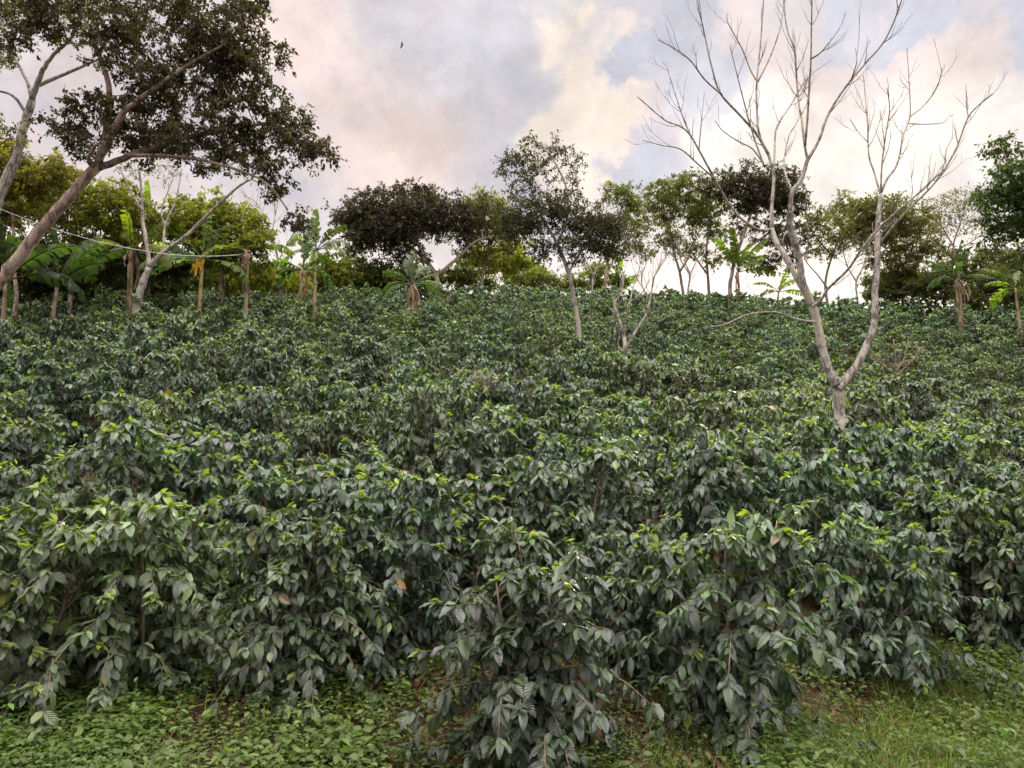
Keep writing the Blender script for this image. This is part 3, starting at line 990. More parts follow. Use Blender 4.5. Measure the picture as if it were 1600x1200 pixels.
# ridge trees
ridge = [
    ('ridge tree with a wide dense dark umbrella crown, left of the middle', 30.5,
     [([(683, 470), (682, 432), (660, 402), (632, 378)], 5, 2.5, 0, 0), ([(682, 432), (716, 402), (742, 378), (772, 368)], 3, 1.5, 0, .3),
      ([(660, 402), (650, 370), (655, 350)], 2, 1, 0, -.5)],
     [(615, 338, 92, 34), (690, 336, 52, 34), (568, 326, 40, 28, .8), (600, 362, 70, 24), (560, 345, 34, 30, .7), (650, 300, 50, 12, .7), (735, 330, 25, 22, .6),
      (640, 392, 44, 14, .35), (565, 385, 30, 20, .4), (590, 415, 30, 18, .25)],
     M_BARK, 520, 30, .15, (.034, .027, .024), (.068, .062, .034), .42),
    ('ridge tree with a thin brownish crown between the dark umbrella crown and the slender tree', 32,
     [([(752, 460), (756, 420), (764, 380), (758, 350)], 3, 1.5, 0, 0)],
     [(752, 318, 46, 22), (762, 345, 48, 30), (730, 365, 34, 34, .8), (790, 370, 34, 30, .8), (745, 400, 36, 20, .6)], M_BARK, 260, 22, .14, (.08, .075, .03), (.18, .17, .05), .36),
    ('low bright yellow-green tree on the ridge behind the slender tree trunk', 35,
     [([(790, 470), (790, 440), (785, 420)], 3, 1.5, 0, 0)],
     [(778, 402, 48, 34), (815, 415, 34, 28), (740, 412, 26, 24, .7)], M_BARK, 170, 30, .15, YG1, YG2, .4),
    ('ridge tree with a small dense tuft on top, just right of the middle', 31,
     [([(943, 462), (948, 425), (952, 395), (965, 350), (972, 320)], 3, 1.2, 0, 0), ([(952, 395), (985, 372), (1000, 350)], 1.6, .8, 0, .3)],
     [(966, 300, 26, 16), (985, 318, 24, 16), (985, 350, 42, 22, .6), (1000, 385, 34, 22, .5), (962, 400, 26, 20, .6)], M_BARK, 130, 20, .14, DK1, MG2, .36),
    ('ridge tree with a loose olive crown left of the bare forked tree', 32.5,
     [([(1068, 468), (1062, 425), (1052, 390), (1045, 340)], 3, 1.2, 0, 0), ([(1062, 425), (1080, 395), (1088, 370)], 1.8, 1, 0, .3)],
     [(1042, 296, 36, 22), (1030, 325, 44, 28), (1075, 290, 34, 22), (1045, 370, 34, 24, .6), (1085, 335, 28, 26, .7)], M_BARK, 190, 22, .14, (.05, .055, .024), (.14, .15, .04), .38),
    ('ridge tree with spreading green crown and hanging side foliage behind the bare tree', 33.5,
     [([(1108, 468), (1106, 430), (1104, 395), (1110, 340)], 3, 1.2, 0, 0), ([(1106, 430), (1085, 400), (1074, 385)], 1.6, .8, 0, .3)],
     [(1100, 325, 38, 34), (1078, 392, 34, 16, .7), (1120, 365, 26, 20, .6), (1130, 405, 30, 14, .5)], M_BARK, 130, 22, .14, MG1, MG2, .38),
    ('ridge tree with a dense dark flat crown behind the bare forked tree', 31.5,
     [([(1140, 466), (1142, 435), (1150, 400), (1168, 350), (1180, 315)], 3.6, 2, 0, 0), ([(1150, 400), (1190, 372), (1225, 345)], 2, 1, 0, .3)],
     [(1180, 282, 78, 20), (1205, 300, 58, 22), (1130, 292, 34, 18, .8), (1235, 315, 30, 26), (1160, 318, 50, 16, .7), (1230, 375, 40, 22, .6), (1190, 355, 50, 20, .35), (1215, 408, 50, 12, .5)],
     M_BARK, 360, 26, .14, (.04, .033, .026), (.075, .075, .034), .36),
    ('ridge tree with open crown between the two stems of the bare tree', 34,
     [([(1292, 470), (1290, 440), (1300, 400), (1318, 360)], 2.6, 1.2, 0, 0), ([(1300, 400), (1275, 370), (1262, 350)], 1.5, .8, 0, .4)],
     [(1320, 322, 34, 20), (1275, 345, 30, 26, .8), (1325, 360, 40, 26, .7), (1290, 385, 34, 20, .5)], M_BARK, 150, 20, .14, (.06, .06, .026), (.14, .14, .045), .36),
    ('broad olive ridge tree right of the bare forked tree', 32,
     [([(1427, 468), (1422, 440), (1410, 415), (1395, 370)], 3, 1.5, 0, 0), ([(1422, 440), (1440, 400), (1450, 370)], 2, 1, 0, .3)],
     [(1375, 325, 48, 22), (1420, 345, 48, 30), (1370, 370, 44, 30, .8), (1440, 385, 40, 30, .8), (1400, 410, 46, 20, .8), (1345, 345, 28, 22)],
     M_BARK, 320, 24, .14, (.055, .05, .026), (.13, .13, .04), .38),
    ('thin nearly leafless tree left of the dark tree at the right edge', 27,
     [([(1500, 470), (1498, 430), (1490, 385), (1500, 350), (1512, 310)], 2.2, .8, 0, 0), ([(1490, 385), (1470, 350), (1462, 320)], 1.2, .6, 0, .3),
      ([(1492, 395), (1530, 370), (1560, 360)], 1.2, .6, 0, .3)],
     [(1500, 320, 46, 24), (1480, 360, 40, 24, .6), (1540, 350, 34, 24, .6)], M_BARK, 90, 9, .12, (.10, .08, .06), (.15, .13, .08), .34),
    ('low dark tree on the ridge at the right behind the banana plants', 34,
     [([(1530, 480), (1530, 450), (1535, 430)], 2.6, 1.2, 0, 0)],
     [(1530, 418, 52, 28), (1585, 410, 40, 30), (1480, 425, 30, 22, .7), (1610, 440, 40, 24)], M_BARK, 230, 26, .15, (.04, .045, .024), (.11, .12, .035), .4),
    ('low dark bushy tree on the ridge line right of the bare tree', 35,
     [([(1395, 480), (1395, 455), (1398, 440)], 2.6, 1.2, 0, 0)],
     [(1385, 440, 40, 16), (1430, 438, 34, 18)], M_BARK, 110, 26, .15, (.04, .045, .024), (.11, .12, .035), .38),
]
for i, (lab, d, limbs, blobs, mat, na, per, lf, c1, c2, sprd) in enumerate(ridge):
    leafy_tree('ridge_tree', lab, 'trees along the ridge', d, limbs, blobs, mat, 200 + i, n_att=int(na * 1.25), per=int(per * 1.15), leaf=lf, c1=c1, c2=c2, spread=sprd * 1.1, lmat=M_DARKLEAF if i in (0, 6) else None)

# dark tree at the right edge
leafy_tree('broadleaf_tree', 'dense dark green tree cut by the right edge, with a pointed top tuft', None, 15,
           [([(1690, 520), (1680, 440), (1660, 370), (1640, 310)], 9, 5, 0, 0), ([(1660, 370), (1610, 320), (1580, 270), (1566, 232)], 3, 1, 0, -.3),
            ([(1665, 390), (1610, 370), (1570, 350)], 3, 1, 0, .3)],
           [(1566, 230, 22, 18, 1.1), (1580, 262, 34, 18), (1560, 300, 38, 22), (1600, 300, 50, 40), (1560, 345, 34, 22), (1590, 355, 40, 30), (1540, 310, 20, 14),
            (1600, 230, 25, 10, .3), (1552, 385, 10, 14, .8), (1620, 400, 40, 26), (1650, 300, 60, 70)],
           M_BARK, 301, n_att=330, per=20, leaf=.12, c1=(.03, .042, .022), c2=(.075, .12, .035), spread=.28, aspect=.5)

# sunlit trees behind the bananas at the left
backleft = [
    ('round yellow-green sunlit tree behind the banana plants, its edge against the sky', 20.5,
     [([(345, 470), (345, 430), (350, 380)], 4, 2, 0, 0)],
     [(330, 330, 60, 36), (380, 350, 42, 38), (405, 385, 24, 36), (350, 385, 60, 34), (290, 350, 50, 40), (380, 415, 40, 20)], 300, (.08, .10, .024), (.17, .19, .035)),
    ('yellow-green sunlit tree behind the trunk of the leaning shade tree', 20,
     [([(110, 470), (112, 420), (120, 360)], 4, 2, 0, 0)],
     [(120, 300, 90, 34), (60, 300, 60, 40), (190, 320, 60, 36), (120, 350, 80, 30), (220, 350, 50, 34), (20, 320, 40, 30)], 290, (.08, .095, .024), (.16, .175, .035)),
    ('brown-green tree at the left edge behind the leaning trunk', 18,
     [([(25, 470), (22, 420), (20, 330)], 4, 2, 0, 0)],
     [(10, 250, 50, 40), (40, 290, 50, 30), (90, 265, 40, 22), (-20, 320, 50, 50)], 230, (.06, .06, .022), (.15, .14, .035)),
    ('dark shrubby tree low behind the small upright banana plant', 21,
     [([(150, 480), (150, 450), (155, 430)], 3, 2, 0, 0)],
     [(150, 410, 60, 30), (60, 400, 70, 40), (220, 415, 50, 26), (0, 410, 50, 40), (270, 410, 40, 28), (170, 380, 50, 24), (90, 440, 90, 18)], 520, (.028, .036, .018), (.06, .075, .03)),
    ('low olive bush between banana plants in front of the sky', 25,
     [([(440, 462), (440, 445), (445, 435)], 2, 1, 0, 0)],
     [(440, 432, 50, 12), (395, 425, 40, 18)], 90, (.08, .10, .022), (.22, .23, .035)),
]
for i, (lab, d, limbs, blobs, na, c1, c2) in enumerate(backleft):
    leafy_tree('background_tree', lab, 'trees behind the banana plants', d, limbs, blobs, M_BARK, 400 + i, n_att=na, per=34, leaf=.13, c1=[.8 * q for q in c1], c2=[1.35 * q for q in c2], spread=.36, droop=.5, lmat=M_GLOWLEAF if i != 3 else None)

# understory shrubs closing the ridge line below the trees
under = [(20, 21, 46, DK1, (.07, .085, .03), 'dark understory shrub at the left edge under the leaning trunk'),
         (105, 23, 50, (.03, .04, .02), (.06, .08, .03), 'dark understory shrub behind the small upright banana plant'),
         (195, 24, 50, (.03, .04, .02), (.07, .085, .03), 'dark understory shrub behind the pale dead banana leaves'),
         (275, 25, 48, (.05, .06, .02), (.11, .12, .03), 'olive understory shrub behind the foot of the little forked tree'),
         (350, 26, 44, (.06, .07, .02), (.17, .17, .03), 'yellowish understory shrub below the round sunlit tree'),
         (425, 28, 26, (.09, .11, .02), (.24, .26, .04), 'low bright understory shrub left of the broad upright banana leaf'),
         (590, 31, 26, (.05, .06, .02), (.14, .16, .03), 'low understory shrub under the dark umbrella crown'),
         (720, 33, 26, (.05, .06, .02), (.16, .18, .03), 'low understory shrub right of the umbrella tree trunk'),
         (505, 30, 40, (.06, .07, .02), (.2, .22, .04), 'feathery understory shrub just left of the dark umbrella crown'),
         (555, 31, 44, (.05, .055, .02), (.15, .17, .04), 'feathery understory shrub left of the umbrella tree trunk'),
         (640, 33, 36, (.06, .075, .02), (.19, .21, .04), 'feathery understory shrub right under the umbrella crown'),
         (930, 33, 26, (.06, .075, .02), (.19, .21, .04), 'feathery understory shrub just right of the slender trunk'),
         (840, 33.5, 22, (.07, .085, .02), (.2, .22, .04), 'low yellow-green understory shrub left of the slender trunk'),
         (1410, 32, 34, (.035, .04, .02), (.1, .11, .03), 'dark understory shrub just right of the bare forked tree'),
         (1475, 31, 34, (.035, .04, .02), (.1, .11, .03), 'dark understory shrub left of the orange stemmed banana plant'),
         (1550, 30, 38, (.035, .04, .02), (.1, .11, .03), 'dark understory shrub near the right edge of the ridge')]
for i, (px, d, ry, c1, c2, lab) in enumerate(under):
    by = 448 + max(0, px - 900) * .03
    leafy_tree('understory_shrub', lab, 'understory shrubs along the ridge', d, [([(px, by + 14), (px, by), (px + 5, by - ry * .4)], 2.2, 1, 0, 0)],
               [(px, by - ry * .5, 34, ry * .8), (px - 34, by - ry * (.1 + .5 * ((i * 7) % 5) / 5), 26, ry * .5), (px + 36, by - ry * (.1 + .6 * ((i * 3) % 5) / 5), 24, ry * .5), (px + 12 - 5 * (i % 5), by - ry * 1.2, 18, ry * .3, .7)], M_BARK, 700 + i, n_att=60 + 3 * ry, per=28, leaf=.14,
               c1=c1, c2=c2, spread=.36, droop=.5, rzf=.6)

# ------------------------------------------------------------------ bare trees
dB = d_for(1312, 676)
BT = [
    ('trunk', [(1313, 690), (1312, 650), (1310, 606), (1304, 590)], 9.5, 8, 0, 0, 0),
    ('limb', [(1307, 602), (1297, 582), (1287, 553), (1276, 500), (1268, 474), (1254, 441), (1249, 410), (1242, 380), (1234, 352), (1234, 329)], 8, 4.6, 0, -.3, 3),
    ('limb', [(1268, 476), (1250, 444), (1226, 398), (1213, 378), (1206, 358)], 5.2, 3.8, 0, .4, 2),
    ('limb', [(1206, 360), (1206, 320), (1209, 275), (1200, 240), (1190, 222), (1184, 195), (1182, 150), (1183, 122), (1189, 60), (1193, 0), (1194, -30)], 3.3, .9, .4, .9, 8),
    ('limb', [(1200, 240), (1184, 212), (1160, 184), (1126, 146), (1112, 104), (1100, 50), (1089, 0)], 2.8, .8, .6, .2, 7),
    ('limb', [(1128, 148), (1101, 124), (1080, 96), (1059, 79), (1028, 62)], 1.6, .6, .3, -.2, 4),
    ('limb', [(1209, 272), (1211, 217), (1215, 196), (1235, 165), (1263, 121), (1301, 92)], 1.9, .5, .5, 1.2, 6),
    ('limb', [(1192, 254), (1176, 233), (1160, 224), (1147, 217), (1128, 203), (1117, 188)], 1.2, .5, .5, .1, 2),
    ('limb', [(1195, 262), (1176, 208), (1159, 146), (1150, 110), (1140, 71)], 1.5, .5, .6, .2, 3),
    ('limb', [(1183, 128), (1172, 108), (1159, 75), (1138, 37), (1136, 20)], 1.4, .5, .8, .5, 3),
    ('limb', [(1184, 128), (1205, 85), (1220, 40), (1226, 0)], 1.5, .6, .8, 1.1, 4),
    ('limb', [(1206, 358), (1192, 360), (1176, 354), (1147, 330), (1117, 280), (1092, 234), (1076, 208), (1060, 196), (1038, 187), (996, 151)], 2.8, .7, .4, -.8, 6),
    ('limb', [(1117, 280), (1088, 254), (1063, 233), (1034, 227), (1004, 219)], 1.4, .5, -.2, -.7, 4),
    ('limb', [(1078, 210), (1066, 180), (1056, 150), (1046, 118), (1041, 96)], 1.3, .5, -.3, 0, 4),
    ('limb', [(1092, 234), (1096, 190), (1101, 140)], 1.0, .4, -.3, -.4, 2),
    ('limb', [(1234, 330), (1238, 300), (1251, 283), (1258, 262), (1262, 250)], 3.6, 3.0, -.3, -.4, 0),
    ('limb', [(1262, 250), (1257, 225), (1253, 190), (1248, 160), (1244, 112), (1242, 79), (1230, 46), (1224, 0), (1222, -20)], 2.4, .9, -.4, .1, 8),
    ('limb', [(1258, 228), (1262, 180), (1264, 146), (1267, 92), (1268, 40), (1269, -20)], 2.0, .8, -.4, -.9, 6),
    ('limb', [(1262, 250), (1280, 218), (1292, 184), (1310, 152), (1330, 125), (1355, 96), (1380, 67), (1397, 33), (1411, -6)], 2.6, .8, -.4, -1.1, 7),
    ('limb', [(1267, 92), (1280, 84), (1292, 71), (1313, 42), (1322, 17)], 1.3, .5, -.7, -.9, 2),
    ('limb', [(1330, 125), (1338, 100), (1338, 85), (1336, 73)], 1.0, .4, -.8, -.9, 1),
    ('limb', [(1238, 300), (1225, 260), (1232, 215), (1243, 195), (1262, 160)], 1.4, .5, -.3, .4, 4),
    ('limb', [(1310, 608), (1318, 598), (1338, 572), (1354, 540), (1366, 505), (1367, 458), (1371, 415), (1371, 380), (1372, 350), (1376, 304)], 7.2, 3.6, 0, .3, 2),
    ('limb', [(1376, 306), (1366, 270), (1358, 245), (1356, 215), (1355, 190), (1352, 150), (1349, 118)], 1.9, .6, .3, .7, 6),
    ('limb', [(1376, 306), (1378, 258), (1384, 210), (1390, 171), (1386, 137)], 1.8, .6, .3, 0, 6),
    ('limb', [(1377, 300), (1386, 280), (1402, 256), (1412, 210), (1422, 179), (1420, 121), (1417, 75)], 2.3, .6, .3, .9, 7),
    ('limb', [(1422, 182), (1440, 168), (1456, 150), (1467, 129), (1472, 106)], 1.3, .5, .6, .4, 3),
    ('limb', [(1418, 193), (1440, 194), (1467, 193), (1478, 188), (1486, 178)], 1.1, .4, .6, .9, 2),
    ('limb', [(1356, 222), (1340, 205), (1328, 186)], .9, .4, .4, .5, 1),
    ('limb', [(1372, 384), (1392, 358), (1417, 330), (1455, 292), (1480, 258), (1497, 225), (1513, 183), (1534, 160), (1551, 146)], 2.2, .7, .3, -.6, 9),
    ('limb', [(1513, 183), (1510, 165), (1510, 142)], .9, .4, -.5, -.5, 1),
    ('limb', [(1270, 478), (1283, 468), (1294, 451), (1325, 421), (1346, 390), (1378, 352), (1417, 318), (1455, 283), (1478, 262)], 2.6, .9, -.05, -1.3, 6),
    ('limb', [(1294, 452), (1278, 430), (1262, 412), (1254, 396)], 1.2, .5, -.2, -.5, 2),
    ('limb', [(1276, 503), (1258, 501), (1240, 497), (1219, 489), (1190, 488), (1166, 492), (1148, 500), (1128, 508), (1098, 512)], 1.5, .5, 0, -1.2, 3),
    ('limb', [(1366, 514), (1380, 512), (1390, 503)], 1.6, 1.0, .1, -.1, 0),
]
woody_tree('bare_tree', 'tall leafless tree with pale bark, forking low into two stems above the coffee', 'tree', None, dB, BT, M_PALEBARK, 77, twig_l=.52)

dS = d_for(975, 556)
woody_tree('bare_tree', 'small leafless tree with several thin stems just right of the middle', 'tree', None, dS, [
    ('trunk', [(977, 566), (977, 545), (976, 528)], 3.6, 3.0, 0, 0, 0),
    ('limb', [(976, 530), (973, 514), (964, 489), (960, 474), (970, 458), (974, 440), (972, 415)], 2.8, .7, 0, .4, 6),
    ('limb', [(975, 520), (974, 508), (979, 489), (984, 474), (1004, 456), (1016, 436)], 2.6, .7, 0, -.3, 6),
    ('limb', [(979, 545), (984, 534), (996, 513), (1011, 488), (1019, 450), (1024, 428), (1042, 397)], 3.2, .8, 0, .3, 8),
    ('limb', [(973, 550), (966, 540), (969, 524)], 1.6, .8, 0, .1, 1),
    ('limb', [(984, 474), (990, 446), (1000, 415), (996, 390)], 1.2, .5, -.1, .3, 4),
    ('limb', [(1014, 470), (1002, 440), (1010, 410), (1016, 385)], 1.2, .5, .1, .2, 4)], M_PALEBARK, 78, twig_l=.75)
woody_tree('bare_tree', 'fine leafless tree against the pink sky between the left crown and the bananas', 'tree', None, 25, [
    ('trunk', [(437, 462), (436, 430), (432, 395), (420, 360)], 2.6, 1.6, 0, 0, 4),
    ('limb', [(420, 360), (412, 335), (398, 315), (380, 305)], 1.2, .5, 0, .4, 6),
    ('limb', [(424, 370), (430, 330), (426, 300)], 1.1, .5, 0, .4, 6),
    ('limb', [(434, 410), (452, 375), (470, 350)], 1.2, .5, 0, -.4, 5)], M_PALEBARK, 79, twig_l=1.3)
for k, (lab, pts, sd) in enumerate([
    ('thin leafless sapling on the ridge in the gap right of the slender tree', [(925, 460), (928, 430), (938, 405), (940, 380)], 1),
    ('forked leafless sapling on the ridge between two olive trees', [(1074, 462), (1078, 430), (1070, 405), (1082, 378)], 2),
    ('leafless sapling bending right on the ridge between the bare tree stems', [(1340, 470), (1338, 440), (1352, 412), (1362, 392)], 3),
    ('leafless leaning sapling on the ridge below the dark umbrella crown', [(610, 462), (612, 440), (600, 420), (612, 400)], 4)]):
    woody_tree('sapling', lab, 'sapling', 'leafless saplings along the ridge', 31, [
        ('trunk', pts, 1.9, .8, 0, .2, 7),
        ('limb', [pts[1], (pts[1][0] + 12, pts[1][1] - 26), (pts[1][0] + 24, pts[1][1] - 50)], 1.2, .5, 0, .4, 5),
        ('limb', [pts[1], (pts[1][0] - 14, pts[1][1] - 24), (pts[1][0] - 22, pts[1][1] - 52)], 1.2, .5, 0, -.4, 5)], M_PALEBARK, 600 + sd, twig_l=1.1)


for k, (lab, px, py, hh) in enumerate([
    ('dry brown twiggy shrub standing among the coffee left of the middle of the slope', 768, 622, 34),
    ('leafless thin sapling among the coffee just right of the bare forked tree', 1398, 590, 60)]):
    dd_ = d_for(px, py, 1.1)
    woody_tree('dry_shrub', lab, 'dry shrub', None, dd_, [
        ('trunk', [(px, py), (px + 2, py - hh * .4), (px - 2, py - hh)], 1.8, .7, 0, 0, 7)] +
        [('branch', [(px, py - 4 * j), (px + a * hh * .45, py - hh * .45), (px + a * hh * .7, py - hh * b)], 1.3, .5, 0, .3 * a, 7)
         for j, (a, b) in enumerate(((1, .8), (-1, .9), (.5, 1.0), (-.45, .75), (.8, .5), (-.85, .55)))], M_TWIG, 800 + k, twig_l=.3)


# ------------------------------------------------------------------ banana plants
def banana(label, px, py, d, top_py, n, Lf, seed, c=(.07, .15, .022), skirt=0, bunch=False, upright=.5, stem_r=.06, angles=None):
    rs = np.random.default_rng(seed)
    p = at(px, py, d)
    gz = to_ground(p)
    top = at(px, top_py, d)[2]
    Hs = top - gz
    base = np.array([p[0], p[1], gz])
    root = empty('banana_plant', base, label, 'banana plant', 'banana plants on the upper slope')
    st = MB()
    zz = np.linspace(0, Hs, 7)
    bend = rs.normal(0, .05, 2)
    ax = np.stack([bend[0] * (zz / Hs) ** 2, bend[1] * (zz / Hs) ** 2, zz], 1)
    st.tube(ax, np.linspace(stem_r * 1.35, stem_r * .55, 7), 10)
    st.build('stem', M_TWIG if c[0] < .04 else M_PSEUDO, root)
    tip = ax[-1]
    for k in range(n):
        if angles:
            az, el = angles[k % len(angles)]
            az, el = math.radians(az), math.radians(el)
        else:
            az = k * 2.4 + rs.uniform(-.3, .3)
            el = math.radians(rs.uniform(40, 88) if k < n * upright else rs.uniform(0, 50))
        L = Lf * rs.uniform(.8, 1.1)
        W = L * rs.uniform(.13, .17)
        h = np.array([math.cos(az), math.sin(az), 0])
        up = np.array([0, 0, 1.])
        side = np.cross(h, up)
        S = 34
        s = np.linspace(0, 1, S)
        a = el - s ** 1.6 * rs.uniform(.5, 1.5) * (1.35 - el / 1.6)
        dx = np.cumsum(np.cos(a)) * L / S
        dz = np.cumsum(np.sin(a)) * L / S
        rib = tip + h * dx[:, None] + up * dz[:, None]
        T = unit(np.gradient(rib, axis=0))
        roll = rs.uniform(-1.2, 1.2)
        nrm = unit(np.cross(np.cross(T, up * .9 + h * .1 + side * 1e-3), T))
        sd = np.cross(T, nrm)
        sd, nrm = sd * math.cos(roll) + nrm * math.sin(roll), nrm * math.cos(roll) - sd * math.sin(roll)
        wprof = W * np.clip(np.sin(np.pi * np.clip((s - .16) / .84, 0, 1)) ** .45, 0, 1)
        lf = MB()
        cc = np.array(c) * rs.uniform(.5, 1.25)
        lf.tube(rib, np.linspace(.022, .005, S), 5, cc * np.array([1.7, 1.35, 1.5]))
        i0 = int(.18 * S)
        for sg in (-1, 1):
            i = i0
            while i < S - 1:
                j = min(S - 1, i + int(rs.integers(1, 4)))
                dr = rs.uniform(.1, 1.05)
                sk = rs.uniform(-.02, .06)
                idx = np.arange(i, j + 1)
                inner = rib[idx]
                V = [inner]
                for f, dd in ((.5, .35), (1, 1.)):
                    o = inner + sd[idx] * (sg * wprof[idx] * f * math.cos(dr * dd))[:, None] - nrm[idx] * (wprof[idx] * f * math.sin(dr * dd) * .8 - .12 * wprof[idx] * (f == .5))[:, None] + T[idx] * (sk + .25 * f * wprof[idx])[:, None]
                    V.append(o)
                V = np.stack(V, 1)
                if j - i >= 1:
                    V[0, 1:] = V[0, 1:] * .94 + V[1, 1:] * .06
                    V[-1, 1:] = V[-1, 1:] * .9 + V[-2, 1:] * .1
                m_ = len(idx)
                q = []
                for a_ in range(m_ - 1):
                    for b_ in range(2):
                        q.append((a_ * 3 + b_, (a_ + 1) * 3 + b_, (a_ + 1) * 3 + b_ + 1, a_ * 3 + b_ + 1))
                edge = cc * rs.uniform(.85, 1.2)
                lf.add(V.reshape(-1, 3), [q], edge, np.tile((.5, .5, rs.random()), (m_ * 3, 1)))
                i = j
        lf.build('leaf', M_BANANA, root)
    for k in range(skirt * 3):
        dl = MB()
        az = rs.uniform(0, 6.28)
        h = np.array([math.cos(az), math.sin(az), 0])
        L = rs.uniform(.3, 1.0) * min(1.5, Hs * .7)
        s = np.linspace(0, 1, 9)
        rib = tip + h * (.06 + rs.uniform(.03, .2) * np.sin(s * rs.uniform(1.6, 2.9)))[:, None] + np.stack([0 * s, 0 * s, .05 * np.sin(s * 3) - s * L], 1)
        sd = np.cross(h, (0, 0, 1.))
        w = .012 + rs.uniform(.01, .035) * np.sin(np.pi * s) + np.abs(rs.normal(0, .012, 9))
        wob = rs.normal(0, .02, (9, 3))
        rib = rib + sd * (rs.normal(0, .16) * s + .05 * np.sin(s * rs.uniform(3, 9)))[:, None] + h * (rs.uniform(-.05, .12) * s ** 2)[:, None]
        V = np.stack([rib - sd * w[:, None] + wob, rib + h * .04, rib + sd * w[:, None] - wob], 1).reshape(-1, 3)
        q = [(a_ * 3 + b_, (a_ + 1) * 3 + b_, (a_ + 1) * 3 + b_ + 1, a_ * 3 + b_ + 1) for a_ in range(8) for b_ in range(2)]
        dl.add(V, [q], np.array((.17, .12, .09)) * rs.uniform(.5, 1.6), np.tile((.5, .5, rs.random()), (27, 1)))
        dl.build('dead_leaf', M_DRY, root)
    if bunch:
        dl = MB()
        for r_ in range(4):
            s = np.linspace(0, 1, 8)
            Lh = rs.uniform(.2, .6)
            q = tip + np.stack([rs.uniform(-.14, .14) + rs.normal(0, .1) * s, -.10 - .08 * s, .04 - s * Lh], 1) + rs.normal(0, .012, (8, 3))
            w_ = .008 + .035 * np.sin(np.pi * s)
            V = np.stack([q - np.array([1, 0, 0]) * w_[:, None], q + np.array([0, -.02, 0]), q + np.array([1, .3, 0]) * w_[:, None]], 1).reshape(-1, 3)
            dl.add(V, [[(a_ * 3 + b_, (a_ + 1) * 3 + b_, (a_ + 1) * 3 + b_ + 1, a_ * 3 + b_ + 1) for a_ in range(7) for b_ in range(2)]],
                   np.array((.50, .30, .03)) * rs.uniform(.5, 1.2), np.tile((.5, .5, rs.random()), (24, 1)))
        dl.build('yellow_leaf', M_DRY, root)
    return root


# (azimuth, elevation) in degrees: azimuth 0 = to the right, 90 = away
banana('small banana plant with one upright leaf, left of the little forked tree', 125, 462, d_for(125, 462), 440, 5, .95, 1, (.075, .14, .025), 0, False, .5, .05,
       [(95, 86), (175, 40), (10, 55), (150, 62), (0, 25)])
banana('banana plant with tall upright leaf and yellow hanging leaf, right of the little forked tree', 312, 478, d_for(312, 476), 408, 8, 1.75, 2, (.10, .17, .04), 0, True, .5, .07,
       [(110, 80), (175, 28), (100, 87), (160, 55), (-150, -5), (200, 10), (60, 70), (0, 5)])
banana('banana plant with a broad upright leaf against the sky, left of the dark umbrella crown', 467, 490, d_for(467, 470), 424, 8, 1.35, 3, (.055, .105, .025), 1, False, .6, .08,
       [(80, 85), (175, 15), (185, 30), (60, 80), (10, 40), (200, 0), (150, 10), (-10, 5)])
banana('banana plant with a few reddish dead leaves hanging on its stem behind the coffee', 386, 455, 20, 392, 7, 1.6, 4, (.13, .17, .03), 3, False, .5, .06,
       [(160, 50), (120, 75), (175, 20), (20, 30), (60, 60), (200, 10), (95, 40)])
banana('banana plant with pale dead leaves behind the little forked tree', 205, 450, 19.5, 392, 8, 1.6, 5, (.16, .20, .03), 2, False, .5, .09)
banana('banana plant with light green drooping fronds near the hanging tip of the shade tree', 492, 462, 25, 392, 8, 1.5, 16, (.09, .12, .05), 0, False, .4)
banana('low banana plant with spreading grey-green leaves under the dark umbrella crown', 648, 478, d_for(648, 482), 446, 9, 1.25, 8, (.06, .10, .03), 2, False, .3, .08,
       [(170, 20), (5, 20), (185, 5), (-5, 5), (120, 70), (60, 60), (160, 45), (30, 40), (90, 85)])
banana('banana plant with an orange-brown stem on the ridge at the right', 1498, 474, 27, 436, 8, 1.4, 9, (.05, .09, .025), 2)
banana('yellow-green banana plant at the right edge below the dark tree', 1590, 474, 25, 450, 7, 1.3, 10, (.10, .15, .025), 0)
banana('narrow yellow-green banana plant on the ridge behind the bare tree', 1156, 470, 31, 425, 9, 1.9, 11, (.10, .14, .03), 1, False, .8)
banana('banana plant peeping over the ridge right of the slender tree trunk', 960, 462, 33, 452, 6, 1.5, 12, (.12, .18, .03))
banana('banana plant peeping over the ridge left of the bare forked tree', 1212, 466, 33, 458, 6, 1.4, 13, (.13, .18, .03))
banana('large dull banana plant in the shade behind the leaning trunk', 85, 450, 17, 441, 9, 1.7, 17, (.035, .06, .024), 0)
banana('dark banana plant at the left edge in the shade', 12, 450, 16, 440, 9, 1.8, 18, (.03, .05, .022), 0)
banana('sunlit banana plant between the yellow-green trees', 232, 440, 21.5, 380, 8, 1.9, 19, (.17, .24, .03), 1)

# ------------------------------------------------------------------ bird and wire
def bird():
    p = at(628, 72, 24)
    root = empty('bird', p, 'small dark bird flying in the grey cloud left of the middle', 'bird')
    m = MB()
    s = np.linspace(0, 1, 9)
    m.tube(np.stack([-.11 + .24 * s, 0 * s, .02 * np.sin(3 * s)], 1), .003 + .026 * np.sin(np.pi * s) ** .8, 8, (.03, .03, .03))
    for sg in (-1, 1):
        y = np.linspace(0, 1, 6)
        fr = np.stack([.05 - .07 * y ** 2, sg * .05 * y, .02 + .13 * y * (1 - .3 * y)], 1)
        bk = np.stack([-.04 - .08 * y, sg * .05 * y, .015 + .13 * y * (1 - .3 * y)], 1)
        V = np.stack([fr, bk], 1).reshape(-1, 3)
        m.add(V, [[(2 * i, 2 * i + 1, 2 * i + 3, 2 * i + 2) for i in range(5)]], (.03, .03, .03))
    m.build('body', plain_material('feathers', (.03, .028, .028)), root)
    root.rotation_euler = (0.2, .3, 2.2)


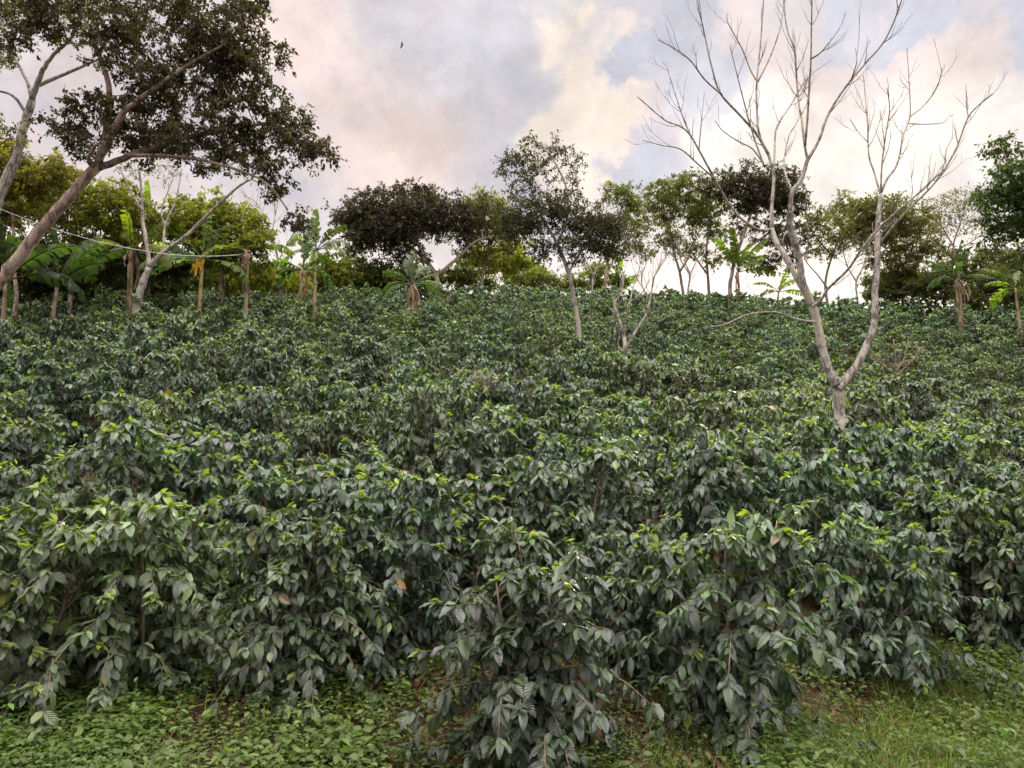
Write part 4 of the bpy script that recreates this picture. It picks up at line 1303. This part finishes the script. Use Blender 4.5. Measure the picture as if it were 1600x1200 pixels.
bird()
w = MB()
a, b = at(-40, 310, 11.5), at(372, 398, 17)
s = np.linspace(0, 1, 30)[:, None]
w.tube(a + (b - a) * s - np.array([0, 0, .35]) * (4 * s * (1 - s)), .006, 5)
tag(w.build('wire', plain_material('wire_coating', (.55, .53, .5))), 'thin pale wire strung from the leaning trunk across the bananas', 'wire')

# ------------------------------------------------------------------ foreground plants and litter
def scatter(n, pxlo, pxhi, dlo, dhi, rs, gaps=None):
    d = rs.uniform(dlo, dhi, n)
    px = rs.uniform(pxlo, pxhi, n)
    x = (px - 800) / F * d
    return x, d, gh(x, d), px


def weeds():
    rs = np.random.default_rng(900)
    m = MB()
    x, y, z, px = scatter(46000, -600, 2200, 2.4, 6.2, rs)
    dens = np.where(px < 330, 1.0, np.where(px < 640, .42, np.where(px < 1180, .30, .45)))
    dens = dens * (1.15 - .18 * (y - 3)) * np.clip(.4 + 1.2 * np.sin(x * 2.3 + y) ** 2, 0, 1.2)
    dens = np.where((px > 290) & (px < 410) & (y > 3.85), .2, dens)
    dens = np.where((px > 1225) & (px < 1400) & (y > 4.7), .2, dens)
    keep = rs.random(len(x)) < dens
    x, y, z = x[keep], y[keep], z[keep]
    n = len(x)
    hh = rs.uniform(.03, .17, n) * (1 + .5 * np.sin(x * 1.3) ** 2)
    k = 7
    a = rs.random((n, 1)) * 6.28 + np.arange(k)[None] * 2.4
    f = np.linspace(.35, 1, k)[None]
    pos = np.stack([x[:, None] + .02 * np.cos(a), y[:, None] + .02 * np.sin(a), z[:, None] + hh[:, None] * f], -1)
    dd = np.stack([np.cos(a), np.sin(a), rs.uniform(-.35, .6, a.shape)], -1)
    nn = np.array([0, 0, 1.]) + rs.normal(0, .25, (n, k, 3))
    L = rs.uniform(.016, .042, (n, k)) * rs.uniform(.7, 1.3, (n, 1))
    patch = .5 + .5 * np.sin(x * 3.1 + 2 * np.sin(y * 2.7)) * np.sin(y * 3.7 + 1.5 * np.sin(x * 2.1))
    hh *= .6 + .9 * patch
    L = L * (.7 + .8 * patch[:, None])
    t = patch[:, None, None] * .4 + rs.random((n, 1, 1)) * .4 + rs.random((n, k, 1)) * .2
    c = np.array([.034, .064, .014]) * (1 - t) + np.array([.12, .18, .04]) * t
    m.leaves(pos.reshape(-1, 3), dd.reshape(-1, 3), nn.reshape(-1, 3), L.ravel(), L.ravel() * .62, c.reshape(-1, 3), LEAF_MID, .2, .25)
    for i in range(0, n, 4):
        m.tube([(x[i], y[i], z[i]), (x[i] + .005, y[i], z[i] + hh[i])], [.0015, .001], 3, (.08, .12, .03))
    tag(m.build('weeds', M_WEED), 'low leafy green weeds covering the ground in front of the coffee', 'weeds', kind='stuff')


def grass():
    rs = np.random.default_rng(901)
    m = MB()
    x, y, z, px = scatter(125000, -300, 2300, 2.4, 6.6, rs)
    dens = np.where(px > 1180, 1.0, np.where(px > 1000, .35, .10)) * np.clip(1.3 - .22 * (y - 3.4), .05, 1)
    dens = np.where((px > 1200) & (px < 1340) & (y > 4.9), .05, dens)
    keep = rs.random(len(x)) < dens
    x, y, z = x[keep], y[keep], z[keep]
    n = len(x)
    dd = np.stack([rs.normal(0, .55, n), rs.normal(0, .5, n), np.ones(n)], 1)
    L = rs.uniform(.05, .17, n) * (1 + .8 * (rs.random(n) < .05))
    t = rs.random((n, 1))
    c = np.array([.05, .085, .018]) * (1 - t) + np.array([.15, .20, .045]) * t
    dry = rs.random(n) < .07
    c[dry] = (.26, .21, .10)
    m.leaves(np.stack([x, y, z], 1), dd, np.stack([rs.normal(0, 1, n), rs.normal(0, 1, n), .3 + 0 * x], 1), L, rs.uniform(.004, .008, n), c, BLADE, rs.uniform(.15, .7, n), 0.0)
    tag(m.build('grass', M_WEED), 'short bright green grass at the foot of the slope', 'grass', kind='stuff')


def litter():
    rs = np.random.default_rng(902)
    m = MB()
    x, y, z, px = scatter(66000, -600, 2200, 2.4, 12, rs)
    keep = rs.random(len(x)) < np.where(y < 6.5, 1, .5)
    x, y, z = x[keep], y[keep], z[keep]
    n = len(x)
    dd = np.stack([rs.normal(0, 1, n), rs.normal(0, 1, n), rs.normal(0, .3, n)], 1)
    L = np.where(rs.random(n) < .6, rs.uniform(.04, .16, n), rs.uniform(.05, .10, n))
    Wd = np.where(L > .1, .006, L * .35)
    t = rs.random((n, 1))
    c = np.array([.045, .024, .015]) * (1 - t) + np.array([.15, .085, .055]) * t
    m.leaves(np.stack([x, y, z + rs.uniform(.0, .035, n)], 1), dd, np.array([0, 0, 1.]) + rs.normal(0, .4, (n, 3)), L, Wd, c, LEAF_MID, rs.uniform(-.5, .5, n), .4)
    tag(m.build('leaf_litter', M_DRY), 'dry brown leaves and twigs lying on the soil under the shrubs', 'leaf litter', kind='stuff')


def tall_weeds():
    rs = np.random.default_rng(905)
    k = 0
    for px, d in ((40, 4.0), (130, 3.7), (235, 4.05), (310, 3.75), (420, 3.8), (520, 3.6), (600, 3.75), (1180, 3.9), (1270, 4.3), (1420, 4.5), (1520, 4.2), (1560, 5.0)):
        x = (px - 800) / F * d
        z = float(gh(x, d))
        side = 'bottom left' if px < 640 else 'bottom right'
        root = empty('weed_plant', (x, d, z), 'taller thin stemmed weed standing out of the low ground cover at the %s' % side, 'weed', 'taller weeds at the %s' % side)
        H = rs.uniform(.22, .42)
        s_ = np.linspace(0, 1, 7)
        ln = rs.normal(0, .12, 2)
        ax = np.stack([ln[0] * s_ ** 2 * H * 2, ln[1] * s_ ** 2 * H * 2, s_ * H], 1)
        st, lf = MB(), MB()
        st.tube(ax, np.linspace(.003, .0012, 7), 5, (.10, .16, .04))
        P_, D_, N_, L_ = [], [], [], []
        for q in range(int(rs.integers(9, 18))):
            f = rs.uniform(.2, 1)
            a = q * 2.4
            P_.append([np.interp(f, s_, ax[:, i]) for i in range(3)]); D_.append((math.cos(a), math.sin(a), rs.uniform(-.3, .8)))
            N_.append((0, 0, 1.)); L_.append(rs.uniform(.03, .065) * (1.3 - .5 * f))
        L_ = np.array(L_)
        lf.leaves(P_, D_, N_, L_, L_ * rs.uniform(.35, .6), np.array((.07, .13, .03)) * rs.uniform(.8, 1.6), LEAF_MID, .3, .3)
        st.build('stem', M_WEED, root)
        lf.build('foliage', M_WEED, root)


weeds()
tall_weeds()
grass()
litter()
